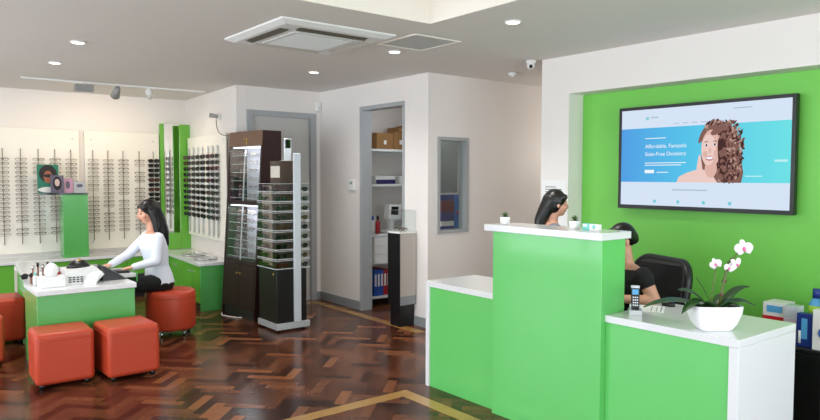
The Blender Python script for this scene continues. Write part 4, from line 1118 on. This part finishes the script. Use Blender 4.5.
mb = MB(); mb.loft([((x, y, zb), .035, .045), ((x, y, zb + .24), .035, .045), ((x, y, zb + .29), .018, .018)], SKYBLUE, seg=20); mb.build('bottle_body', t)
MB().cyl((x, y, zb + .285), (x, y, zb + .345), .024, NAVY).build('cap', t)
mb = MB(); mb.loft([((x, y, zb + .17), .0365, .0465), ((x, y, zb + .235), .0365, .0465)], mat('lime_print', (160, 210, 60), .4), seg=20); mb.build('bottle_label', t)
t = thing('toothbrush_pack', 'white pack with a blue ring at the right on the black cabinet', 'package', (4.62, 1.66, zb), group='dental packs on the black cabinet')
MB().box(4.57, 4.65, 1.585, 1.725, zb, zb + .25, TAPE, .002).build('carton', t)
mb = MB(); mb.tube([(4.568, 1.655 + .03 * math.cos(a), zb + .11 + .03 * math.sin(a)) for a in [2 * PI * k / 24 for k in range(24)]], .007, BLUE, 6, True); mb.build('ring_mark', t)
t = thing('toothbrush_pack', 'tall white pack with green print at the back right of the cabinet', 'package', (4.80, 1.66, zb), group='dental packs on the black cabinet')
MB().box(4.76, 4.84, 1.60, 1.72, zb, zb + .32, TAPE, .002).build('carton', t); MB().box(4.758, 4.76, 1.62, 1.70, zb + .24, zb + .28, mat('green_print', (60, 160, 80), .4)).build('print_panel', t)

# ------------------------------------------------------------------ office chair behind the counter
CA = math.radians(51.5)
t = thing('office_chair', 'black leather office chair behind the woman in black', 'office chair', (4.18, 2.80, 0), math.radians(68))
mb = MB(); mb.box(-.25, .25, -.24, .24, .385, .455, BLACKLEATHER, .03, 3); mb.build('seat', t, world=False)
mb = MB(); P = []
for (cx_, cz_, r_, a0) in ((.17, .41, .13, 0), (-.17, .41, .13, PI / 2), (-.23, .05, .04, PI), (.23, .05, .04, 1.5 * PI)):
    for k in range(9): a = a0 + PI / 2 * k / 8; P.append((cx_ + r_ * math.cos(a), cz_ + r_ * math.sin(a)))
mb.prism([(x, -.028, z) for x, z in P], BLACKLEATHER, (0, .056, 0))
mb.tube([(x * .985, 0, z * .99 + .003) for x, z in P], .034, BLACKLEATHER, 10, True)
for v in mb.bm.verts: v.co.y += .5 * v.co.x ** 2
mb.xform(Matrix.Translation((0, -.27, .46)) @ Matrix.Rotation(.14, 4, 'X')); mb.build('backrest', t, world=False)
mb = MB(); mb.tube([(-.28, -.22, .50), (-.29, -.10, .62), (-.29, .16, .62), (-.27, .2, .45)], .02, BLACK); mb.build('armrest', t, world=False)
mb = MB(); mb.tube([(.28, -.22, .50), (.29, -.10, .62), (.29, .16, .62), (.27, .2, .45)], .02, BLACK); mb.build('armrest', t, world=False)
mb = MB(); mb.cyl((0, 0, .10), (0, 0, .39), .03, CHROME); mb.box(-.05, .05, -.30, -.05, .36, .385, BLACK); mb.build('gas_lift', t, world=False)
for k in range(5):
    a = 2 * PI * k / 5 + .3; x, y = .28 * math.cos(a), .28 * math.sin(a)
    lg = MB().tube([(0, 0, .11), (x * .6, y * .6, .095), (x, y, .075)], [.03, .022, .018], BLACK).build('leg', t, world=False)
    mb = MB(); mb.cyl((x - .012, y, .028), (x + .012, y, .028), .028, BLACK); mb.cyl((x, y, .03), (x, y, .075), .008, BLACK); mb.build('caster', lg, world=False)

# ------------------------------------------------------------------ people (local frame: forward +y, up +z)
DG = lambda: bpy.context.evaluated_depsgraph_get()
def remesh(mb, name, vox, smooth=6, mats=None):
    me = bpy.data.meshes.new(name); mb.bm.to_mesh(me); mb.bm.free()
    o = bpy.data.objects.new(name, me); COL.objects.link(o)
    r = o.modifiers.new('r', 'REMESH'); r.mode = 'VOXEL'; r.voxel_size = vox; r.use_smooth_shade = True
    s = o.modifiers.new('s', 'SMOOTH'); s.iterations = smooth; s.factor = .5
    m2 = bpy.data.meshes.new_from_object(o.evaluated_get(DG())); bpy.data.objects.remove(o)
    m2.materials.clear()
    for m in mats: m2.materials.append(m)
    for p in m2.polygons: p.use_smooth = True; p.material_index = 0
    return m2
def head_bits(mb, Mh, k=1.0):
    """head about its centre: x right, y forward, z up"""
    def B(c, r, sc): mb.ball(Mh @ (Vector(c) * k), r * k, SKIN, sc, Mh.to_3x3())
    B((0, -.012, .022), .092, (.80, 1.0, .95))         # cranium
    B((0, .022, -.030), .070, (.86, .92, 1.12))         # face
    B((0, .045, -.083), .030, (1.0, .9, .75))           # chin
    B((0, .070, .010), .040, (1.2, .35, .5))            # brow
    mb.cyl(Mh @ (Vector((0, .080, .005)) * k), Mh @ (Vector((0, .101, -.030)) * k), .008 * k, SKIN, .013 * k, seg=10)
    B((0, .098, -.032), .014, (1, .9, .8))              # nose tip
    B((0, .080, -.058), .018, (1.1, .5, .5))            # mouth
    for s in (-1, 1):
        B((s * .045, .055, -.028), .026, (1, .8, .9))   # cheeks
        B((s * .076, -.012, -.012), .022, (.4, .8, 1.3))  # ears
def head_paint(me, Mh, k):
    Mi = Mh.inverted()
    for p in me.polygons:
        c = (Mi @ p.center) / k
        if c.y > .05:
            for s in (-1, 1):
                if ((c.x - s * .030) / .013) ** 2 + ((c.z + .002) / .006) ** 2 < 1: p.material_index = 1
                if ((c.x - s * .031) / .019) ** 2 + ((c.z - .021) / .004) ** 2 < 1: p.material_index = 1
            if (c.x / .021) ** 2 + ((c.z + .059) / .008) ** 2 < 1: p.material_index = 2
def hand_bits(mb, wrist, d, up, side, k=1.0, grip=.5):
    """wrist point, d finger direction, up back-of-hand normal, side = thumb direction"""
    wrist = Vector(wrist); d = Vector(d).normalized(); up = Vector(up).normalized(); side = Vector(side).normalized()
    R = Matrix((side, d, up)).transposed()
    mb.ball(wrist + d * .045 * k, .042 * k, SKIN, (.92, 1.1, .38), R)
    for j, (o, l) in enumerate(((.028, .068), (.010, .076), (-.009, .070), (-.027, .054))):
        b = wrist + d * .078 * k + side * o * k
        m1 = b + (d * .95 - up * .25 * grip) * l * .45 * k + side * o * .12 * k
        m2 = m1 + (d * .75 - up * .75 * grip) * l * .32 * k
        m3 = m2 + (d * .5 - up * .9 * grip) * l * .25 * k
        mb.capsule(b, m1, .0088 * k, .0082 * k, SKIN); mb.capsule(m1, m2, .0082 * k, .0076 * k, SKIN); mb.capsule(m2, m3, .0076 * k, .0066 * k, SKIN)
    b = wrist + d * .022 * k + side * .03 * k
    m1 = b + (side * .6 + d * .75 - up * .2) * .036 * k; m2 = m1 + (d * .95 + side * .1 - up * .25) * .028 * k
    mb.capsule(b, m1, .0115 * k, .0098 * k, SKIN); mb.capsule(m1, m2, .0098 * k, .008 * k, SKIN)

def person(label, loc, rz, spec):
    t = thing('person', label, 'person', loc, rz)
    k = spec.get('k', 1.0); V3 = lambda p: Vector(p) * k
    Mh = Matrix.Translation(V3(spec['head'])) @ Matrix.Rotation(spec.get('turn', 0), 4, 'Z') @ Matrix.Rotation(spec.get('nod', 0), 4, 'X')
    mb = MB()
    tor = [((c[0] * k, c[1] * k, c[2] * k), rx * k, ry * k) for c, rx, ry in spec['torso']]
    mb.loft(tor, SKIN)
    nb = tor[-1][0]
    mb.capsule((nb[0], nb[1], nb[2] - .03 * k), Mh @ Vector((0, -.02, -.05)), .052 * k, .047 * k, SKIN)
    for L in spec['limbs']:
        for (a, ra), (b, rb) in zip(L, L[1:]): mb.capsule(V3(a), V3(b), ra * k, rb * k, SKIN)
    head_bits(mb, Mh, k)
    for h in spec['hands']: hand_bits(mb, V3(h[0]), h[1], h[2], h[3], k, h[4])
    me = remesh(mb, 'body', .0068, 5, (SKIN, EYE, LIP)); head_paint(me, Mh, k)
    o = bpy.data.objects.new('body', me); COL.objects.link(o); o.parent = t
    def garment(name, m, rings, limbs, grow, vox=.010):
        mb = MB()
        if rings: mb.loft([((c[0] * k, c[1] * k, c[2] * k), (rx + grow) * k, (ry + grow) * k) for c, rx, ry in rings], m)
        for L in limbs:
            for (a, ra), (b, rb) in zip(L, L[1:]): mb.capsule(V3(a), V3(b), (ra + grow) * k, (rb + grow) * k, m)
        me = remesh(mb, name, vox, 4, (m,)); q = bpy.data.objects.new(name, me); COL.objects.link(q); q.parent = t
    for g in spec['garments']: garment(*g)
    # hair
    mb = MB()
    def HB(c, r, sc): mb.ball(Mh @ (Vector(c) * k), r * k, HAIR, sc, Mh.to_3x3())
    if spec.get('updo'):
        HB((0, -.022, .036), .098, (.86, .98, .92)); HB((0, -.055, .012), .074, (.96, .85, .95))
        for s in (-1, 1): HB((s * .050, .022, .062), .045, (.8, 1.0, .7)); HB((s * .066, -.035, .030), .030, (.5, 1.0, 1.0))
    else:
        HB((0, -.022, .034), .100, (.86, .98, .95)); HB((0, -.040, -.010), .088, (.92, .85, 1.0))
        for s in (-1, 1): HB((s * .050, .030, .058), .045, (.8, 1.0, .7)); HB((s * .070, -.012, .022), .034, (.5, 1.0, 1.2))
    for L in spec['hair']:
        for (a, ra), (b, rb) in zip(L, L[1:]): mb.capsule(Mh @ (Vector(a) * k), Mh @ (Vector(b) * k), ra * k, rb * k, HAIR)
    me = remesh(mb, 'hair', .008, 3, (HAIR,)); q = bpy.data.objects.new('hair', me); COL.objects.link(q); q.parent = t
    return t

# woman in white on the round stool, facing the desk (-x)
torso = [((0, 0, .46), .15, .12), ((0, 0, .52), .178, .135), ((0, .005, .60), .165, .12), ((0, .02, .70), .130, .10), ((0, .035, .80), .140, .11), ((0, .05, .88), .150, .122), ((0, .055, .96), .155, .10), ((0, .055, 1.02), .12, .075), ((0, .06, 1.05), .065, .055)]
legL = [((-.085, .0, .535), .085), ((-.11, .38, .53), .058), ((-.11, .36, .12), .040), ((-.11, .36, .07), .036), ((-.11, .46, .035), .030)]
legR = [((.085, .0, .535), .085), ((.11, .40, .53), .058), ((.11, .40, .12), .040), ((.11, .40, .07), .036), ((.11, .50, .035), .030)]
armL = [((-.155, .055, .985), .047), ((-.195, .09, .76), .039), ((-.150, .285, .715), .026)]
armR = [((.155, .06, .985), .047), ((.20, .24, .80), .038), ((.14, .42, .722), .026)]
person('seated woman in white top and black trousers with long black hair, working at the desk', (2.25, 6.92, 0), PI / 2, dict(
    head=(0, .105, 1.235), nod=-.18, turn=.0, torso=torso, limbs=[legL, legR, armL, armR], k=1.0,
    hands=[((-.150, .285, .715), (.15, .98, -.12), (0, .1, 1), (1, -.1, 0), .8), ((.14, .42, .722), (-.15, .98, -.15), (0, .1, 1), (-1, -.1, 0), .8)],
    garments=[('white_top', KNIT, torso[1:-1], [armL, armR], .010), ('black_trousers', BLACKFAB, torso[0:3], [legL[:4], legR[:4]], .009),
              ('shoes', BLACK, None, [legL[3:], legR[3:]], .010)],
    hair=[[((0, -.05, .02), .085), ((0, -.085, -.10), .075), ((0, -.10, -.22), .070), ((0, -.095, -.34), .055), ((0, -.08, -.42), .03)],
          [((-.065, -.02, .0), .035), ((-.075, -.035, -.12), .035), ((-.075, -.03, -.24), .03)], [((.065, -.02, .0), .035), ((.075, -.035, -.12), .035), ((.075, -.03, -.24), .03)]]))

# woman in black seated behind the counter
torso2 = [((0, 0, .46), .15, .12), ((0, 0, .52), .180, .135), ((0, .01, .60), .165, .125), ((0, .025, .70), .148, .115), ((0, .05, .80), .158, .125), ((0, .075, .88), .170, .130), ((0, .09, .96), .175, .112), ((0, .105, 1.02), .125, .08), ((0, .12, 1.05), .065, .055)]
leg2L = [((-.085, 0, .535), .085), ((-.10, .36, .52), .058), ((-.10, .34, .12), .040), ((-.10, .34, .07), .036), ((-.10, .44, .035), .03)]
leg2R = [((.085, 0, .535), .085), ((.10, .36, .52), .058), ((.10, .34, .12), .040), ((.10, .34, .07), .036), ((.10, .44, .035), .03)]
arm2L = [((-.18, .09, .985), .054), ((-.225, .055, .87), .047), ((-.245, .035, .82), .043), ((-.20, .26, .835), .029)]
arm2R = [((.165, .055, .985), .050), ((.22, .12, .80), .040), ((.16, .33, .78), .027)]
person('seated woman in a black short-sleeved top with tied black hair behind the counter', (4.15, 2.65, 0), math.radians(60), dict(
    head=(0, .175, 1.22), nod=-.2, updo=1, torso=torso2, limbs=[leg2L, leg2R, arm2L, arm2R], k=.955,
    hands=[((-.20, .26, .835), (.2, .97, -.05), (0, .05, 1), (1, -.2, 0), .6), ((.16, .33, .78), (-.15, .98, -.15), (0, .1, 1), (-1, -.1, 0), .6)],
    garments=[('black_top', BLACKFAB, torso2[1:-1], [[arm2L[0], ((-.197, .08, .945), .052)], [arm2R[0], ((.205, .10, .85), .046)]], .012), ('black_trousers', BLACKFAB, torso2[0:3], [leg2L[:4], leg2R[:4]], .009), ('shoes', BLACK, None, [leg2L[3:], leg2R[3:]], .01)],
    hair=[[((0, -.075, .01), .058), ((0, -.095, -.01), .042)]]))

# woman in grey standing behind the raised counter, facing right
torso3 = [((0, 0, .80), .12, .10), ((0, 0, .88), .175, .125), ((0, .0, .97), .165, .115), ((0, .005, 1.08), .125, .095), ((0, .01, 1.18), .138, .108), ((0, .01, 1.27), .150, .118), ((0, .005, 1.36), .155, .098), ((0, .0, 1.42), .11, .07), ((0, .005, 1.45), .06, .052)]
leg3L = [((-.085, 0, .86), .088), ((-.09, .01, .48), .058), ((-.09, -.01, .10), .040), ((-.09, -.01, .06), .036), ((-.09, .10, .035), .03)]
leg3R = [((.085, 0, .86), .088), ((.09, .01, .48), .058), ((.09, -.01, .10), .040), ((.09, -.01, .06), .036), ((.09, .10, .035), .03)]
arm3L = [((-.155, .0, 1.385), .047), ((-.20, -.01, 1.10), .038), ((-.19, .10, .88), .026)]
arm3R = [((.155, .0, 1.385), .047), ((.20, -.01, 1.10), .038), ((.19, .10, .88), .026)]
person('standing woman in grey with long black hair behind the raised counter, in profile', (4.02, 3.36, 0), math.radians(-128.5), dict(
    head=(0, .055, 1.60), nod=-.05, turn=.12, torso=torso3, limbs=[leg3L, leg3R, arm3L, arm3R], k=.872,
    hands=[((-.19, .10, .88), (.05, .35, -.93), (-1, 0, 0), (0, .93, .3), .5), ((.19, .10, .88), (-.05, .35, -.93), (1, 0, 0), (0, .93, .3), .5)],
    garments=[('grey_top', GREYTOP, torso3[1:-1], [arm3L, arm3R], .011), ('black_trousers', BLACKFAB, torso3[0:3], [leg3L[:4], leg3R[:4]], .009), ('shoes', BLACK, None, [leg3L[3:], leg3R[3:]], .01)],
    hair=[[((0, -.05, .02), .085), ((0, -.10, -.06), .065), ((0, -.135, -.14), .055), ((0, -.15, -.24), .045), ((0, -.14, -.33), .025)]]))

# ------------------------------------------------------------------ light: daylight through the shopfront, unseen lamps in the back rooms
w = bpy.data.worlds.new('daylight'); SC.world = w; w.use_nodes = True
bg = w.node_tree.nodes['Background']; bg.inputs[0].default_value = (.84, .92, 1.0, 1); bg.inputs[1].default_value = 5.6
def portal(loc, target, sx, sy):
    l = bpy.data.lights.new('window_portal', 'AREA'); l.shape = 'RECTANGLE'; l.size = sx; l.size_y = sy
    l.cycles.is_portal = True
    o = bpy.data.objects.new('window_portal', l); COL.objects.link(o); o.location = loc
    o.rotation_euler = (Vector(target) - Vector(loc)).to_track_quat('-Z', 'Y').to_euler()
portal((2.74, -2.05, 1.375), (2.74, 0, 1.375), 4.26, 2.25)
portal((-2.55, 3.3, 1.375), (0, 3.3, 1.375), 10.6, 2.25)
def unseen_lamp(loc, e, col=(1, .95, .88), size=.15):
    l = bpy.data.lights.new('unseen_lamp', 'POINT'); l.energy = e; l.shadow_soft_size = size; l.color = col
    o = bpy.data.objects.new('unseen_lamp', l); COL.objects.link(o); o.location = loc
unseen_lamp((5.3, 6.2, 2.3), 9, (.86, .93, 1))
unseen_lamp((6.8, 4.8, 1.9), 10)  # added corridor lamp without a fixture, brightens the small-window wall

# ------------------------------------------------------------------ camera
f, pitch, yaw, roll = 678.75, .05, .67004, .0024267
cam = bpy.data.cameras.new('camera'); co = bpy.data.objects.new('camera', cam); COL.objects.link(co)
cam.sensor_fit = 'HORIZONTAL'; cam.sensor_width = 36; cam.lens = 36 * f / 820; cam.clip_start = .05; cam.clip_end = 100
cyw, syw, cp, sp = math.cos(yaw), math.sin(yaw), math.cos(pitch), math.sin(pitch)
fw = Vector((syw * cp, cyw * cp, -sp)); rt = Vector((cyw, -syw, 0)); up = rt.cross(fw)
r2 = rt * math.cos(roll) + up * math.sin(roll); u2 = -rt * math.sin(roll) + up * math.cos(roll)
M = Matrix((r2, u2, -fw)).transposed().to_4x4(); M.translation = (0, 0, 1.6)
co.matrix_world = M
SC.camera = co

vs = SC.view_settings
vs.view_transform = 'Standard'; vs.look = 'None'; vs.exposure = 0; vs.gamma = 1; vs.use_curve_mapping = False
SC.cycles.max_bounces = 10; SC.cycles.transparent_max_bounces = 24
